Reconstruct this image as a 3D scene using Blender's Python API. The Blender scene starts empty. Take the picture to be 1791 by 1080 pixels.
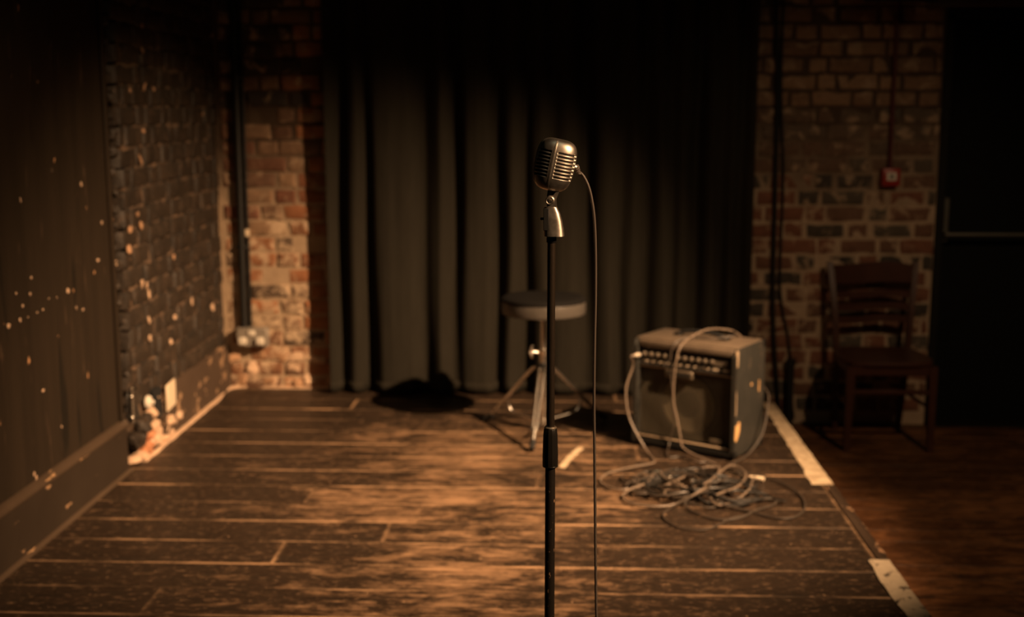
import bpy, bmesh, math, random
from mathutils import Vector, Matrix, noise
R = math.radians
rnd = random.Random(7)
scene = bpy.context.scene
col = scene.collection

# ------------------------------------------------------------------ camera, world, lights, exposure
F, CX, CY, H = 2110.0, 895.5, 540.0, 1.5
PITCH, YAW = math.atan(343 / F), math.atan(81.5 / F)
cam_d = bpy.data.cameras.new('camera')
cam_d.sensor_width = 36.0
cam_d.lens = F / 1791 * 36.0
cam_d.clip_start = 0.05
cam_d.dof.use_dof = True
cam_d.dof.focus_distance = 2.31
cam_d.dof.aperture_fstop = 2.7
cam = bpy.data.objects.new('camera', cam_d)
cam.location = (0, 0, H)
cam.rotation_euler = (R(90) - PITCH, 0, YAW)
col.objects.link(cam)
scene.camera = cam

w = bpy.data.worlds.new('world'); scene.world = w; w.use_nodes = True
w.node_tree.nodes['Background'].inputs[0].default_value = (0.55, 0.8, 0.62, 1)
w.node_tree.nodes['Background'].inputs[1].default_value = 0.0

def spot(name, loc, target, power, size, blend, radius, color):
    d = bpy.data.lights.new(name, 'SPOT')
    d.energy = power; d.spot_size = R(size); d.spot_blend = blend
    d.shadow_soft_size = radius; d.color = color
    o = bpy.data.objects.new(name, d)
    o.location = loc
    o.rotation_euler = (Vector(target) - Vector(loc)).to_track_quat('-Z', 'Y').to_euler()
    col.objects.link(o)
    return o

WARM = (1.0, 0.60, 0.315)
spot('stage_spot', (2.95, 2.75, 3.5), (-0.66, 5.1, 0.0), 3300, 46, 1.0, 0.05, WARM)
spot('microphone_spot', (2.9, 0.9, 3.1), (-0.05, 2.8, 0.95), 700, 41, 1.0, 0.18, WARM)
spot('side_spot', (2.05, 2.6, 2.9), (1.45, 5.6, 0.15), 105, 64, 1.0, 0.04, (1.0, 0.64, 0.36))
fill = bpy.data.lights.new('added_green_fill', 'AREA'); fill.shape = 'DISK'; fill.size = 1.6  # weak greenish fill added to lift the blacks, no fitting of the room
fill.energy = 2.2; fill.color = (0.75, 1.0, 0.72)
fo = bpy.data.objects.new('added_green_fill', fill); fo.location = (0.6, 1.2, 3.85); col.objects.link(fo)

scene.view_settings.view_transform = 'Standard'
scene.view_settings.look = 'None'
scene.view_settings.gamma = 1.0
scene.view_settings.use_curve_mapping = False
scene.view_settings.exposure = 0.0

# ------------------------------------------------------------------ pixel rays (photograph frame) to world positions
_fw = Vector((-math.sin(YAW) * math.cos(PITCH), math.cos(YAW) * math.cos(PITCH), -math.sin(PITCH)))
_rt = Vector((math.cos(YAW), math.sin(YAW), 0))
_up = _rt.cross(_fw)
def ray(u, v): return _fw + _rt * ((u - CX) / F) - _up * ((v - CY) / F)
def onz(u, v, z=0.0):
    r = ray(u, v); t = (z - H) / r.z; return Vector((r.x * t, r.y * t, z))
def ony(u, v, y):
    r = ray(u, v); t = y / r.y; return Vector((r.x * t, y, H + r.z * t))
def onx(u, v, x):
    r = ray(u, v); t = x / r.x; return Vector((x, r.y * t, H + r.z * t))

# ------------------------------------------------------------------ materials
class NT:
    def __init__(s, name):
        s.m = bpy.data.materials.new(name); s.m.use_nodes = True
        s.t = s.m.node_tree; s.b = s.t.nodes['Principled BSDF']
        s.n = s.t.nodes; s.l = s.t.links
    def new(s, k, **kw):
        n = s.n.new(k)
        for a, b in kw.items(): setattr(n, a, b)
        return n
    def link(s, a, b): s.l.new(a, b)
    def coord(s, kind='Object', scale=(1, 1, 1), rot=(0, 0, 0)):
        if kind == 'World':
            src = s.new('ShaderNodeNewGeometry').outputs['Position']
        else:
            src = s.new('ShaderNodeTexCoord').outputs[kind]
        mp = s.new('ShaderNodeMapping'); mp.inputs['Scale'].default_value = scale; mp.inputs['Rotation'].default_value = rot
        s.link(src, mp.inputs['Vector']); return mp.outputs[0]
    def noise(s, vec, scale, detail=4, rough=0.55, dist=0.0):
        n = s.new('ShaderNodeTexNoise'); n.inputs['Scale'].default_value = scale
        n.inputs['Detail'].default_value = detail; n.inputs['Roughness'].default_value = rough
        n.inputs['Distortion'].default_value = dist
        s.link(vec, n.inputs['Vector']); return n.outputs['Fac']
    def ramp(s, fac, stops, interp='LINEAR'):
        n = s.new('ShaderNodeValToRGB'); n.color_ramp.interpolation = interp
        el = n.color_ramp.elements
        while len(el) < len(stops): el.new(0.5)
        for e, (p, c) in zip(el, stops):
            e.position = p; e.color = (c, c, c, 1) if isinstance(c, (int, float)) else (*c, 1)
        s.link(fac, n.inputs[0]); return n.outputs[0]
    def mix(s, fac, a, b, mode='MIX'):
        n = s.new('ShaderNodeMix'); n.data_type = 'RGBA'; n.blend_type = mode
        for sock, v in ((n.inputs[0], fac), (n.inputs[6], a), (n.inputs[7], b)):
            if isinstance(v, (int, float)): sock.default_value = v
            elif isinstance(v, tuple): sock.default_value = (*v, 1)
            else: s.link(v, sock)
        return n.outputs[2]
    def math(s, op, a, b=0.0, c=None):
        n = s.new('ShaderNodeMath', operation=op)
        for i, v in enumerate((a, b, c)):
            if v is None: continue
            if isinstance(v, (int, float)): n.inputs[i].default_value = v
            else: s.link(v, n.inputs[i])
        return n.outputs[0]
    def bump(s, h, strength=0.3, dist=0.01):
        n = s.new('ShaderNodeBump'); n.inputs['Strength'].default_value = strength; n.inputs['Distance'].default_value = dist
        s.link(h, n.inputs['Height']); s.link(n.outputs[0], s.b.inputs['Normal'])
    def set(s, color=None, rough=None, metal=None, spec=None):
        for k, v in (('Base Color', color), ('Roughness', rough), ('Metallic', metal), ('Specular IOR Level', spec)):
            if v is None: continue
            if isinstance(v, tuple): s.b.inputs[k].default_value = (*v, 1)
            elif isinstance(v, (int, float)): s.b.inputs[k].default_value = v
            else: s.link(v, s.b.inputs[k])
        return s.m

def simple(name, color, rough=0.5, metal=0.0, var=0.15, scale=30.0, spec=None, bump=0.0):
    t = NT(name); f = t.noise(t.coord(), scale)
    c = t.mix(f, tuple(x * (1 - var) for x in color), tuple(min(1, x * (1 + var)) for x in color))
    if bump: t.bump(f, bump, 0.003)
    return t.set(c, rough, metal, spec)

def chipped(name, paint, under, amount, scale, rough=0.5, stretch=(1, 1, 1), metal=0.0, coord='World', var=0.35, spec=0.2):
    t = NT(name); v = t.coord(coord, stretch)
    f = t.noise(v, scale, 5, 0.6)
    g = t.noise(t.coord(coord), 3.0, 3)
    base = t.mix(g, tuple(x * (1 - var) for x in paint), tuple(x * (1 + var) for x in paint))
    k = t.ramp(f, [(amount, 0.0), (min(1, amount + 0.02), 1.0)])
    c = t.mix(k, base, under)
    t.bump(t.noise(v, scale * 0.6, 4), 0.25, 0.004)
    return t.set(c, rough, metal, spec)

M = {}
# bricks: each brick's own colour comes from the object, mortar smears and soot from noise
def brick_mat(name, smear_col, lo, hi, rough=0.85):
    t = NT(name); v = t.coord('World')
    oi = t.new('ShaderNodeObjectInfo').outputs['Color']
    f = t.noise(v, 38, 5, 0.65)
    c = t.mix(f, t.mix(1.0, oi, (0.42, 0.40, 0.38), 'MULTIPLY'), t.mix(1.0, oi, (1.2, 1.15, 1.1), 'MULTIPLY'))
    sm = t.ramp(t.noise(v, 9.5, 5, 0.7, 0.6), [(lo, 0.0), (hi, 1.0)])
    c = t.mix(t.math('MULTIPLY', sm, 0.85), c, smear_col)
    t.bump(t.noise(v, 55, 6, 0.7), 0.7, 0.006)
    return t.set(c, rough)
M['brick'] = brick_mat('old_brick', (0.44, 0.31, 0.20), 0.54, 0.62)
M['brick_washed'] = brick_mat('washed_brick', (0.62, 0.46, 0.31), 0.47, 0.55)
t = NT('mortar'); v = t.coord('World')
c = t.mix(t.noise(v, 14, 5, 0.7), (0.30, 0.205, 0.13), (0.66, 0.49, 0.33))
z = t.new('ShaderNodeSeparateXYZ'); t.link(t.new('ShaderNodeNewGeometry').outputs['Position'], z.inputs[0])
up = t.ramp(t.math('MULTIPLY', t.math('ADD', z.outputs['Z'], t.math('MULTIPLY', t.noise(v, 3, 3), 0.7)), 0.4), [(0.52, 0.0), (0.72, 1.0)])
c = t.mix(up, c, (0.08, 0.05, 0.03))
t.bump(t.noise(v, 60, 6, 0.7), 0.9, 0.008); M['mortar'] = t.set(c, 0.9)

def painted_brick(name, lo):
    t = NT(name); v = t.coord('World', (1, 1, 0.75))
    base = t.mix(t.noise(v, 7, 4), (0.010, 0.008, 0.006), (0.050, 0.036, 0.025))
    chips = t.ramp(t.noise(v, 26, 3, 0.5), [(lo, 0.0), (lo + 0.02, 1.0)])
    scuff = t.ramp(t.noise(v, 17, 6, 0.75, 0.5), [(0.52, 0.0), (0.68, 1.0)])
    c = t.mix(t.math('MULTIPLY', scuff, 0.42), base, (0.15, 0.095, 0.06))
    c = t.mix(chips, c, (0.46, 0.28, 0.165))
    t.bump(t.noise(v, 40, 6, 0.7), 0.8, 0.006)
    return t.set(c, 0.55)
M['painted_brick'] = painted_brick('painted_brick', 0.77)
M['painted_brick_chipped'] = painted_brick('chipped_painted_brick', 0.725)
t = NT('painted_mortar'); v = t.coord('World')
c = t.mix(t.ramp(t.noise(v, 11, 5, 0.7), [(0.45, 0.0), (0.62, 1.0)]), (0.02, 0.016, 0.012), (0.17, 0.11, 0.07))
t.bump(t.noise(v, 50, 6, 0.7), 0.8, 0.006); M['painted_mortar'] = t.set(c, 0.7)

# black painted panel with vertical streaks, chips and scratches
t = NT('painted_panel'); v = t.coord('World', (1, 1, 0.07)); v2 = t.coord('World', (1, 1, 0.55))
base = t.mix(t.noise(v, 9, 4, 0.6), (0.013, 0.010, 0.007), (0.040, 0.028, 0.018))
drip = t.ramp(t.noise(t.coord('World', (1, 1, 0.10)), 13, 2, 0.4), [(0.66, 0.0), (0.71, 1.0)])
c = t.mix(t.math('MULTIPLY', drip, 0.8), base, (0.010, 0.009, 0.007))
pale = t.ramp(t.noise(t.coord('World', (1, 1, 0.12)), 30, 4, 0.6), [(0.64, 0.0), (0.74, 1.0)])
c = t.mix(t.math('MULTIPLY', pale, 0.5), c, (0.16, 0.10, 0.065))
chip = t.ramp(t.noise(v2, 24, 2, 0.45), [(0.745, 0.0), (0.76, 1.0)])
c = t.mix(chip, c, (0.55, 0.30, 0.15))
t.bump(t.noise(v, 22, 5, 0.6), 0.25, 0.006); M['panel'] = t.set(c, 0.55, spec=0.25)

def boards(name, paint_a, paint_b, wood_a, wood_b, edge_col, bias_nodes, rough=(0.42, 0.6)):
    t = NT(name); v = t.coord('World', (0.38, 1, 1)); vg = t.coord('World', (0.05, 1, 1)); vv = t.coord('World')
    oi = t.new('ShaderNodeObjectInfo')
    off = t.new('ShaderNodeVectorMath', operation='ADD')
    sc = t.new('ShaderNodeVectorMath', operation='SCALE'); sc.inputs['Scale'].default_value = 7.0
    cb = t.new('ShaderNodeCombineXYZ'); t.link(oi.outputs['Random'], cb.inputs[0]); t.link(oi.outputs['Random'], cb.inputs[1])
    t.link(cb.outputs[0], sc.inputs[0]); t.link(v, off.inputs[0]); t.link(sc.outputs[0], off.inputs[1]); vo = off.outputs[0]
    grain = t.ramp(t.noise(vg, 75, 5, 0.65, 0.4), [(0.32, 0.0), (0.68, 1.0)])
    wood = t.mix(grain, wood_a, wood_b)
    paint = t.mix(t.noise(vv, 6, 5, 0.65), paint_a, paint_b)
    paint = t.mix(t.math('MULTIPLY', grain, 0.22), paint, wood_a)
    fine = t.ramp(t.noise(t.coord('World', (0.35, 1, 1)), 70, 6, 0.75), [(0.56, 0.0), (0.68, 1.0)])
    paint = t.mix(t.math('MULTIPLY', fine, 0.5), paint, wood_b)
    pos = t.new('ShaderNodeSeparateXYZ'); t.link(t.new('ShaderNodeNewGeometry').outputs['Position'], pos.inputs[0])
    bias = bias_nodes(t, pos)
    worn = t.math('ADD', t.math('ADD', t.math('MULTIPLY', t.noise(vo, 13, 8, 0.72, 0.5), 0.74), t.math('MULTIPLY', t.noise(vv, 1.8, 3), 0.26)), bias)
    worn = t.math('ADD', worn, t.math('MULTIPLY', t.math('SUBTRACT', oi.outputs['Random'], 0.5), 0.07))
    worn = t.math('ADD', worn, t.math('MULTIPLY', t.math('SUBTRACT', t.noise(t.coord('World', (0.34, 1, 1)), 42, 7, 0.75, 0.4), 0.5), 0.42))
    k = t.ramp(worn, [(0.47, 0.0), (0.66, 1.0)])
    c = t.mix(k, paint, wood)
    # long edges rubbed bare, in broken lines
    uv = t.new('ShaderNodeSeparateXYZ'); t.link(t.new('ShaderNodeTexCoord').outputs['UV'], uv.inputs[0])
    e = t.math('ABSOLUTE', t.math('SUBTRACT', uv.outputs['Y'], 0.5))
    e = t.math('ADD', e, t.math('MULTIPLY', t.math('SUBTRACT', t.noise(t.coord('World', (0.35, 1, 1)), 10, 4, 0.6), 0.5), 0.10))
    ek = t.ramp(e, [(0.470, 0.0), (0.496, 1.0)])
    ex = t.math('ABSOLUTE', t.math('SUBTRACT', uv.outputs['X'], 0.5))
    ek = t.math('MAXIMUM', ek, t.ramp(ex, [(0.4955, 0.0), (0.498, 1.0)]))
    ek = t.math('MULTIPLY', ek, t.ramp(t.noise(t.coord('World', (0.5, 1, 1)), 4, 4, 0.6), [(0.42, 0.10), (0.62, 1.0)]))
    c = t.mix(t.math('MULTIPLY', ek, 0.75), c, edge_col)
    sp = t.ramp(t.noise(vv, 48, 2, 0.4), [(0.76, 0.0), (0.775, 1.0)])
    c = t.mix(t.math('MULTIPLY', sp, 0.7), c, edge_col)
    dk = t.ramp(t.noise(vo, 16, 5, 0.7), [(0.56, 0.0), (0.66, 1.0)])
    c = t.mix(t.math('MULTIPLY', dk, 0.7), c, (0.03, 0.022, 0.016))
    t.bump(t.math('ADD', grain, t.math('MULTIPLY', k, -0.4)), 0.35, 0.004)
    rr = t.math('MULTIPLY_ADD', k, rough[1] - rough[0], rough[0])
    return t.set(c, rr, spec=0.16)
def stage_bias(t, p):
    # walked bare towards the middle of the stage, paint kept along the sides and the back
    dx = t.math('MULTIPLY', t.math('ABSOLUTE', t.math('ADD', p.outputs['X'], 0.35)), -0.16)
    dy = t.math('MULTIPLY', t.math('MAXIMUM', t.math('SUBTRACT', p.outputs['Y'], 5.45), 0.0), -0.30)
    return t.math('ADD', t.math('ADD', dx, dy), t.math('ADD', 0.075, t.math('MULTIPLY', t.math('MINIMUM', t.math('SUBTRACT', p.outputs['Y'], 4.4), 0.0), 0.06)))
M['stage'] = boards('stage_boards', (0.008, 0.007, 0.006), (0.040, 0.029, 0.021), (0.09, 0.046, 0.023), (0.48, 0.30, 0.175), (0.60, 0.38, 0.22), stage_bias)
M['floor'] = boards('floor_boards', (0.035, 0.016, 0.009), (0.10, 0.045, 0.02), (0.14, 0.055, 0.02), (0.36, 0.16, 0.065), (0.18, 0.08, 0.035), lambda t, p: t.math('ADD', 0.03, 0.0))

t = NT('velvet_curtain'); v = t.coord('World')
c = t.mix(t.noise(t.coord('World', (1, 1, 0.15)), 40, 3), (0.018, 0.016, 0.012), (0.028, 0.025, 0.019))
t.bump(t.noise(v, 700, 2), 0.15, 0.001); M['curtain'] = t.set(c, 0.95, spec=0.1)
M['black_void'] = simple('dark_gap', (0.006, 0.006, 0.006), 0.9)
M['dark_wall'] = simple('dark_painted_plaster', (0.02, 0.019, 0.016), 0.85)
M['ceiling'] = simple('dark_ceiling', (0.02, 0.02, 0.018), 0.9)
M['door'] = simple('dark_door_paint', (0.005, 0.006, 0.0055), 0.7, spec=0.15)
M['door_frame'] = simple('dark_frame_paint', (0.010, 0.009, 0.007), 0.7, spec=0.2)
M['lintel'] = simple('lintel_wood', (0.09, 0.055, 0.03), 0.7)
M['bar_steel'] = simple('dull_steel', (0.18, 0.17, 0.14), 0.4, 0.7)
M['skirting'] = chipped('skirting_paint', (0.032, 0.023, 0.016), (0.34, 0.21, 0.12), 0.66, 20, 0.6, (1, 0.35, 1))
M['skirting_cap'] = chipped('skirting_cap_paint', (0.07, 0.048, 0.032), (0.42, 0.26, 0.14), 0.64, 22, 0.4, (1, 0.25, 1))
M['render'] = chipped('cement_render', (0.075, 0.05, 0.034), (0.33, 0.21, 0.125), 0.56, 11, 0.8, (1, 0.6, 1))
M['rubble'] = simple('pale_rubble', (0.58, 0.40, 0.27), 0.85, var=0.45, scale=12, bump=0.6)
M['rubble_red'] = simple('broken_red_brick', (0.50, 0.22, 0.11), 0.85, var=0.3, scale=20, bump=0.6)
M['chip_tan'] = simple('chipped_brick_tan', (0.44, 0.26, 0.15), 0.85, var=0.3, scale=20, bump=0.4)
M['cream'] = simple('cream_plate', (0.80, 0.66, 0.48), 0.45, var=0.12, scale=14)
M['white_plastic'] = simple('white_plastic', (0.72, 0.66, 0.56), 0.35, var=0.08)
M['grey_plate'] = simple('metal_socket_plate', (0.36, 0.32, 0.27), 0.4, 0.4)
M['black_metal'] = simple('black_metal', (0.012, 0.012, 0.012), 0.35, 0.2)
M['conduit'] = simple('black_conduit', (0.010, 0.010, 0.009), 0.5)
M['chrome'] = simple('chrome', (0.80, 0.76, 0.70), 0.27, 1.0, var=0.06)
M['rubber'] = simple('black_rubber', (0.010, 0.010, 0.010), 0.7)
M['seat_vinyl'] = simple('black_vinyl', (0.008, 0.0075, 0.007), 0.75, var=0.2, bump=0.1, spec=0.1)
M['seat_side'] = simple('charcoal_vinyl', (0.075, 0.067, 0.058), 0.35, var=0.2, bump=0.1)
t = NT('brushed_nickel'); v = t.coord('Object')
rr = t.math('MULTIPLY_ADD', t.noise(v, 90, 4), 0.16, 0.33)
c = t.mix(t.ramp(t.noise(v, 35, 5, 0.7), [(0.35, 0.0), (0.7, 1.0)]), (0.60, 0.53, 0.46), (0.80, 0.73, 0.65))
t.bump(t.noise(v, 500, 3), 0.06, 0.0005); M['mic_metal'] = t.set(c, rr, 1.0)
M['mic_inside'] = simple('grille_cloth_dark', (0.012, 0.010, 0.009), 0.8)
M['stand_paint'] = chipped('stand_black_paint', (0.020, 0.016, 0.013), (0.46, 0.28, 0.17), 0.645, 130, 0.38, (1, 1, 0.5), coord='Object', var=0.2, spec=0.6)
M['stand_upper'] = chipped('stand_upper_tube', (0.10, 0.075, 0.055), (0.34, 0.22, 0.15), 0.70, 160, 0.32, (1, 1, 0.35), metal=0.75, coord='Object', var=0.2, spec=0.6)
M['clutch'] = simple('black_clutch', (0.018, 0.016, 0.014), 0.28, 0.0, var=0.2)
M['mic_cable'] = simple('grey_cable', (0.13, 0.105, 0.088), 0.45, var=0.1)
M['cable_grey'] = simple('pale_grey_cable', (0.17, 0.128, 0.095), 0.45, var=0.1)
M['cable_dark'] = simple('dark_cable', (0.055, 0.042, 0.032), 0.45, var=0.15)
M['cable_black'] = simple('black_cable', (0.014, 0.012, 0.010), 0.5, var=0.15)
M['plug_glare'] = simple('glare_plug', (0.80, 0.70, 0.56), 0.35, 0.35)  # metal jack plug, its glare put into a pale, barely metallic colour
M['plug_metal'] = simple('plug_metal', (0.72, 0.66, 0.57), 0.25, 1.0)
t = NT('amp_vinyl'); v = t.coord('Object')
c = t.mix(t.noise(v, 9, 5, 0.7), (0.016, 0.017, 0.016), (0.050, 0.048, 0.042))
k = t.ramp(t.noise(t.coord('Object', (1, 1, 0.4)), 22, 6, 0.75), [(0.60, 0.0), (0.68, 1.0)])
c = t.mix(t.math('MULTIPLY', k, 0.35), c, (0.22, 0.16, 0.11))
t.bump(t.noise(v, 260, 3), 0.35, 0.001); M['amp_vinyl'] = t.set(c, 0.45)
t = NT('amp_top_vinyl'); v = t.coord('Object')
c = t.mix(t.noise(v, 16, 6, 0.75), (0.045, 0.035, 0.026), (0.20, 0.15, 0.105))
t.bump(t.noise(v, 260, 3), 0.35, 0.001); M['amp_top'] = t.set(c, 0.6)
M['amp_black'] = simple('amp_black', (0.010, 0.010, 0.009), 0.5)
t = NT('grille_cloth'); v = t.coord('Object')
c = t.mix(t.noise(v, 260, 2), (0.05, 0.042, 0.026), (0.115, 0.092, 0.058)); t.set(c, 0.9)
tr = t.new('ShaderNodeBsdfTransparent'); mx = t.new('ShaderNodeMixShader'); mx.inputs[0].default_value = 0.36
t.link(t.b.outputs[0], mx.inputs[1]); t.link(tr.outputs[0], mx.inputs[2]); t.link(mx.outputs[0], t.n['Material Output'].inputs[0]); M['grille'] = t.m
M['speaker_cone'] = simple('paper_cone', (0.34, 0.27, 0.17), 0.9)
M['piping'] = simple('amp_piping', (0.36, 0.27, 0.18), 0.5)
M['panel_plate'] = simple('control_plate', (0.035, 0.032, 0.028), 0.4, 0.3)
M['legend'] = simple('printed_legend', (0.42, 0.34, 0.25), 0.6, var=0.5, scale=120)
M['knob'] = simple('knob_silver', (0.36, 0.30, 0.23), 0.3, 0.6)
M['badge'] = simple('badge_plate', (0.15, 0.12, 0.085), 0.35, 0.4)
M['bare_wood'] = simple('bare_torn_wood', (0.66, 0.40, 0.17), 0.7, var=0.2, scale=40)
M['chair_wood'] = simple('dark_red_wood', (0.060, 0.022, 0.012), 0.38, var=0.35, scale=12)
M['red_plastic'] = simple('red_plastic', (0.30, 0.02, 0.012), 0.4)
M['red_conduit'] = simple('red_conduit', (0.085, 0.012, 0.010), 0.5)
t = NT('white_paint_line'); v = t.coord('World')
k = t.ramp(t.noise(t.coord('World', (1, 0.6, 1)), 26, 5, 0.65), [(0.56, 0.0), (0.60, 1.0)])
c = t.mix(k, t.mix(t.noise(v, 40, 4), (0.42, 0.33, 0.22), (0.66, 0.55, 0.40)), (0.05, 0.035, 0.025)); M['line_worn'] = t.set(c, 0.7)
t = NT('white_tape'); c = t.mix(t.ramp(t.noise(t.coord('World'), 22, 5, 0.7), [(0.40, 0.0), (0.66, 1.0)]), (0.70, 0.56, 0.38), (0.40, 0.29, 0.18)); M['line'] = t.set(c, 0.7)
M['nosing'] = chipped('nosing_wood', (0.05, 0.033, 0.022), (0.32, 0.19, 0.11), 0.60, 18, 0.5, (1, 0.35, 1))
M['fascia'] = simple('stage_fascia_paint', (0.02, 0.018, 0.015), 0.6)

# ------------------------------------------------------------------ geometry helpers
class MB:
    def __init__(s): s.v = []; s.f = []; s.mi = []; s.uv = None
    def add(s, vs, fs, mi=0):
        o = len(s.v); s.v += [tuple(p) for p in vs]; s.f += [tuple(o + i for i in f) for f in fs]; s.mi += [mi] * len(fs); return s
    def box(s, c, d, rot=None, bev=0.0, mi=0, seg=1):
        b = bmesh.new(); bmesh.ops.create_cube(b, size=1.0)
        for q in b.verts: q.co = Vector((q.co.x * d[0], q.co.y * d[1], q.co.z * d[2]))
        if bev: bmesh.ops.bevel(b, geom=b.edges[:], offset=bev, segments=seg, profile=0.5, affect='EDGES')
        if rot is not None:
            m = rot if isinstance(rot, Matrix) else Matrix.Rotation(rot, 3, 'Z')
            for q in b.verts: q.co = m @ q.co
        b.verts.index_update()
        s.add([q.co + Vector(c) for q in b.verts], [[q.index for q in f.verts] for f in b.faces], mi); b.free(); return s
    def lathe(s, prof, c=(0, 0, 0), n=24, axis=None, mi=0, caps=True):
        m = Matrix.Identity(3) if axis is None else Vector((0, 0, 1)).rotation_difference(Vector(axis).normalized()).to_matrix()
        vs = []; fs = []
        for r, z in prof:
            for i in range(n):
                a = 2 * math.pi * i / n; vs.append(m @ Vector((r * math.cos(a), r * math.sin(a), z)) + Vector(c))
        for k in range(len(prof) - 1):
            for i in range(n): j = (i + 1) % n; fs.append((k * n + i, k * n + j, (k + 1) * n + j, (k + 1) * n + i))
        if caps: fs.append(tuple(reversed(range(n)))); fs.append(tuple(range((len(prof) - 1) * n, len(prof) * n)))
        return s.add(vs, fs, mi)
    def cyl(s, a, b, r, n=12, r2=None, mi=0):
        a = Vector(a); b = Vector(b); return s.lathe([(r, 0), (r if r2 is None else r2, (b - a).length)], a, n, b - a, mi)
    def tube(s, pts, r, n=8, sub=6, mi=0, flat=None):
        P = catmull(pts, sub) if sub > 1 else [Vector(p) for p in pts]
        T = [(P[min(i + 1, len(P) - 1)] - P[max(i - 1, 0)]).normalized() for i in range(len(P))]
        nrm = T[0].orthogonal().normalized(); vs = []; fs = []
        for i, p in enumerate(P):
            if i: nrm = (nrm - T[i] * nrm.dot(T[i])).normalized()
            bn = T[i].cross(nrm)
            rr = r[min(len(r) - 1, int(i * len(r) / len(P)))] if isinstance(r, list) else r
            for k in range(n):
                a = 2 * math.pi * k / n; vs.append(p + (nrm * math.cos(a) + bn * math.sin(a)) * rr)
        for i in range(len(P) - 1):
            for k in range(n): j = (k + 1) % n; fs.append((i * n + k, i * n + j, (i + 1) * n + j, (i + 1) * n + k))
        fs.append(tuple(reversed(range(n)))); fs.append(tuple(range((len(P) - 1) * n, len(P) * n)))
        return s.add(vs, fs, mi)
    def loft(s, rings, mi=0, caps=True):
        n = len(rings[0]); fs = []; vs = [p for r in rings for p in r]
        for k in range(len(rings) - 1):
            for i in range(n): j = (i + 1) % n; fs.append((k * n + i, k * n + j, (k + 1) * n + j, (k + 1) * n + i))
        if caps: fs.append(tuple(reversed(range(n)))); fs.append(tuple(range((len(rings) - 1) * n, len(rings) * n)))
        return s.add(vs, fs, mi)
    def mesh(s, name, mats, smooth=40):
        me = bpy.data.meshes.new(name); me.from_pydata(s.v, [], s.f)
        for m in (mats if isinstance(mats, (list, tuple)) else [mats]): me.materials.append(m)
        for p, k in zip(me.polygons, s.mi): p.material_index = k
        b = bmesh.new(); b.from_mesh(me); bmesh.ops.recalc_face_normals(b, faces=b.faces); b.to_mesh(me); b.free()
        if smooth:
            me.shade_smooth(); me.set_sharp_from_angle(angle=R(smooth))
        return me
    def build(s, name, mats, parent=None, smooth=40):
        o = bpy.data.objects.new(name, s.mesh(name, mats, smooth)); col.objects.link(o)
        if parent is not None: o.parent = parent
        return o

def catmull(pts, sub):
    P = [Vector(p) for p in pts]; Q = [P[0] * 2 - P[1]] + P + [P[-1] * 2 - P[-2]]; out = []
    for i in range(1, len(Q) - 2):
        a, b, c, d = Q[i - 1:i + 3]
        for k in range(sub):
            t = k / sub
            out.append(0.5 * ((2 * b) + (c - a) * t + (2 * a - 5 * b + 4 * c - d) * t * t + (3 * b - a - 3 * c + d) * t ** 3))
    out.append(P[-1]); return out

def thing(name, label, cat, loc=(0, 0, 0), rz=0.0, group=None):
    o = bpy.data.objects.new(name, None); col.objects.link(o); o.empty_display_size = 0.1
    o.location = loc; o.rotation_euler = (0, 0, rz); return tag(o, label, cat, group)
def tag(o, label, cat, group=None):
    o['label'] = label; o['category'] = cat
    if group: o['group'] = group
    return o
def struct(o, label=None):
    o['kind'] = 'structure'
    if label: o['label'] = label
    return o
def at(o, loc):
    o.location = loc; return o

# ------------------------------------------------------------------ room shell
XL, YB, XE, ZF = -1.82, 6.43, 1.13, -0.17        # left wall face, back wall face, stage edge, lower floor level
ZC, XR, YF = 4.0, 4.9, -2.5
struct(MB().box(((XL + XR) / 2 - .1, (YB + YF) / 2, ZC + .05), (XR - XL + .6, YB - YF + .6, .1)).build('ceiling', M['ceiling'], smooth=0), 'dark ceiling above the stage')
struct(MB().box((XR + .05, (YB + YF) / 2, (ZC + ZF) / 2), (.1, YB - YF + .2, ZC - ZF)).build('wall_right', M['dark_wall'], smooth=0), 'dark side wall to the right of the room')
struct(MB().box(((XL + XR) / 2, YF - .05, (ZC + ZF) / 2), (XR - XL + .3, .1, ZC - ZF)).build('wall_front', M['dark_wall'], smooth=0), 'dark wall facing the stage')

# lower floor of reddish boards
def plank_mesh(name, mat, w, h=0.02):
    """one board, length 1 along x, width w, top at z = 0, rounded long edges; UV runs over the top"""
    n = 8; prof = [(-w / 2, -h), (-w / 2, -.003), (-w / 2 + .0015, -.0008), (-w / 2 + .004, 0), (w / 2 - .004, 0), (w / 2 - .0015, -.0008), (w / 2, -.003), (w / 2, -h)]
    vs = []; fs = []
    for x in (-.5, .5): vs += [(x, y, z) for y, z in prof]
    for i in range(n): j = (i + 1) % n; fs.append((i, i + n, j + n, j))
    fs.append(tuple(range(n))); fs.append(tuple(reversed(range(n, 2 * n))))
    me = bpy.data.meshes.new(name); me.from_pydata(vs, [], fs); me.materials.append(mat)
    b = bmesh.new(); b.from_mesh(me); bmesh.ops.recalc_face_normals(b, faces=b.faces); b.to_mesh(me); b.free()
    uv = me.uv_layers.new(name='UVMap')
    for l in me.loops:
        c = me.vertices[l.vertex_index].co; uv.data[l.index].uv = (c.x + .5, c.y / w + .5)
    return me
def lay_plank(me, parent, x0, x1, y, z):
    o = bpy.data.objects.new('plank', me); col.objects.link(o); o.parent = parent
    o.location = ((x0 + x1) / 2, y, z + rnd.uniform(-.0012, .0012)); o.scale = (x1 - x0 - .0022, 1, 1)
    o.rotation_euler = (rnd.uniform(-.004, .004), 0, 0); return o

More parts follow.
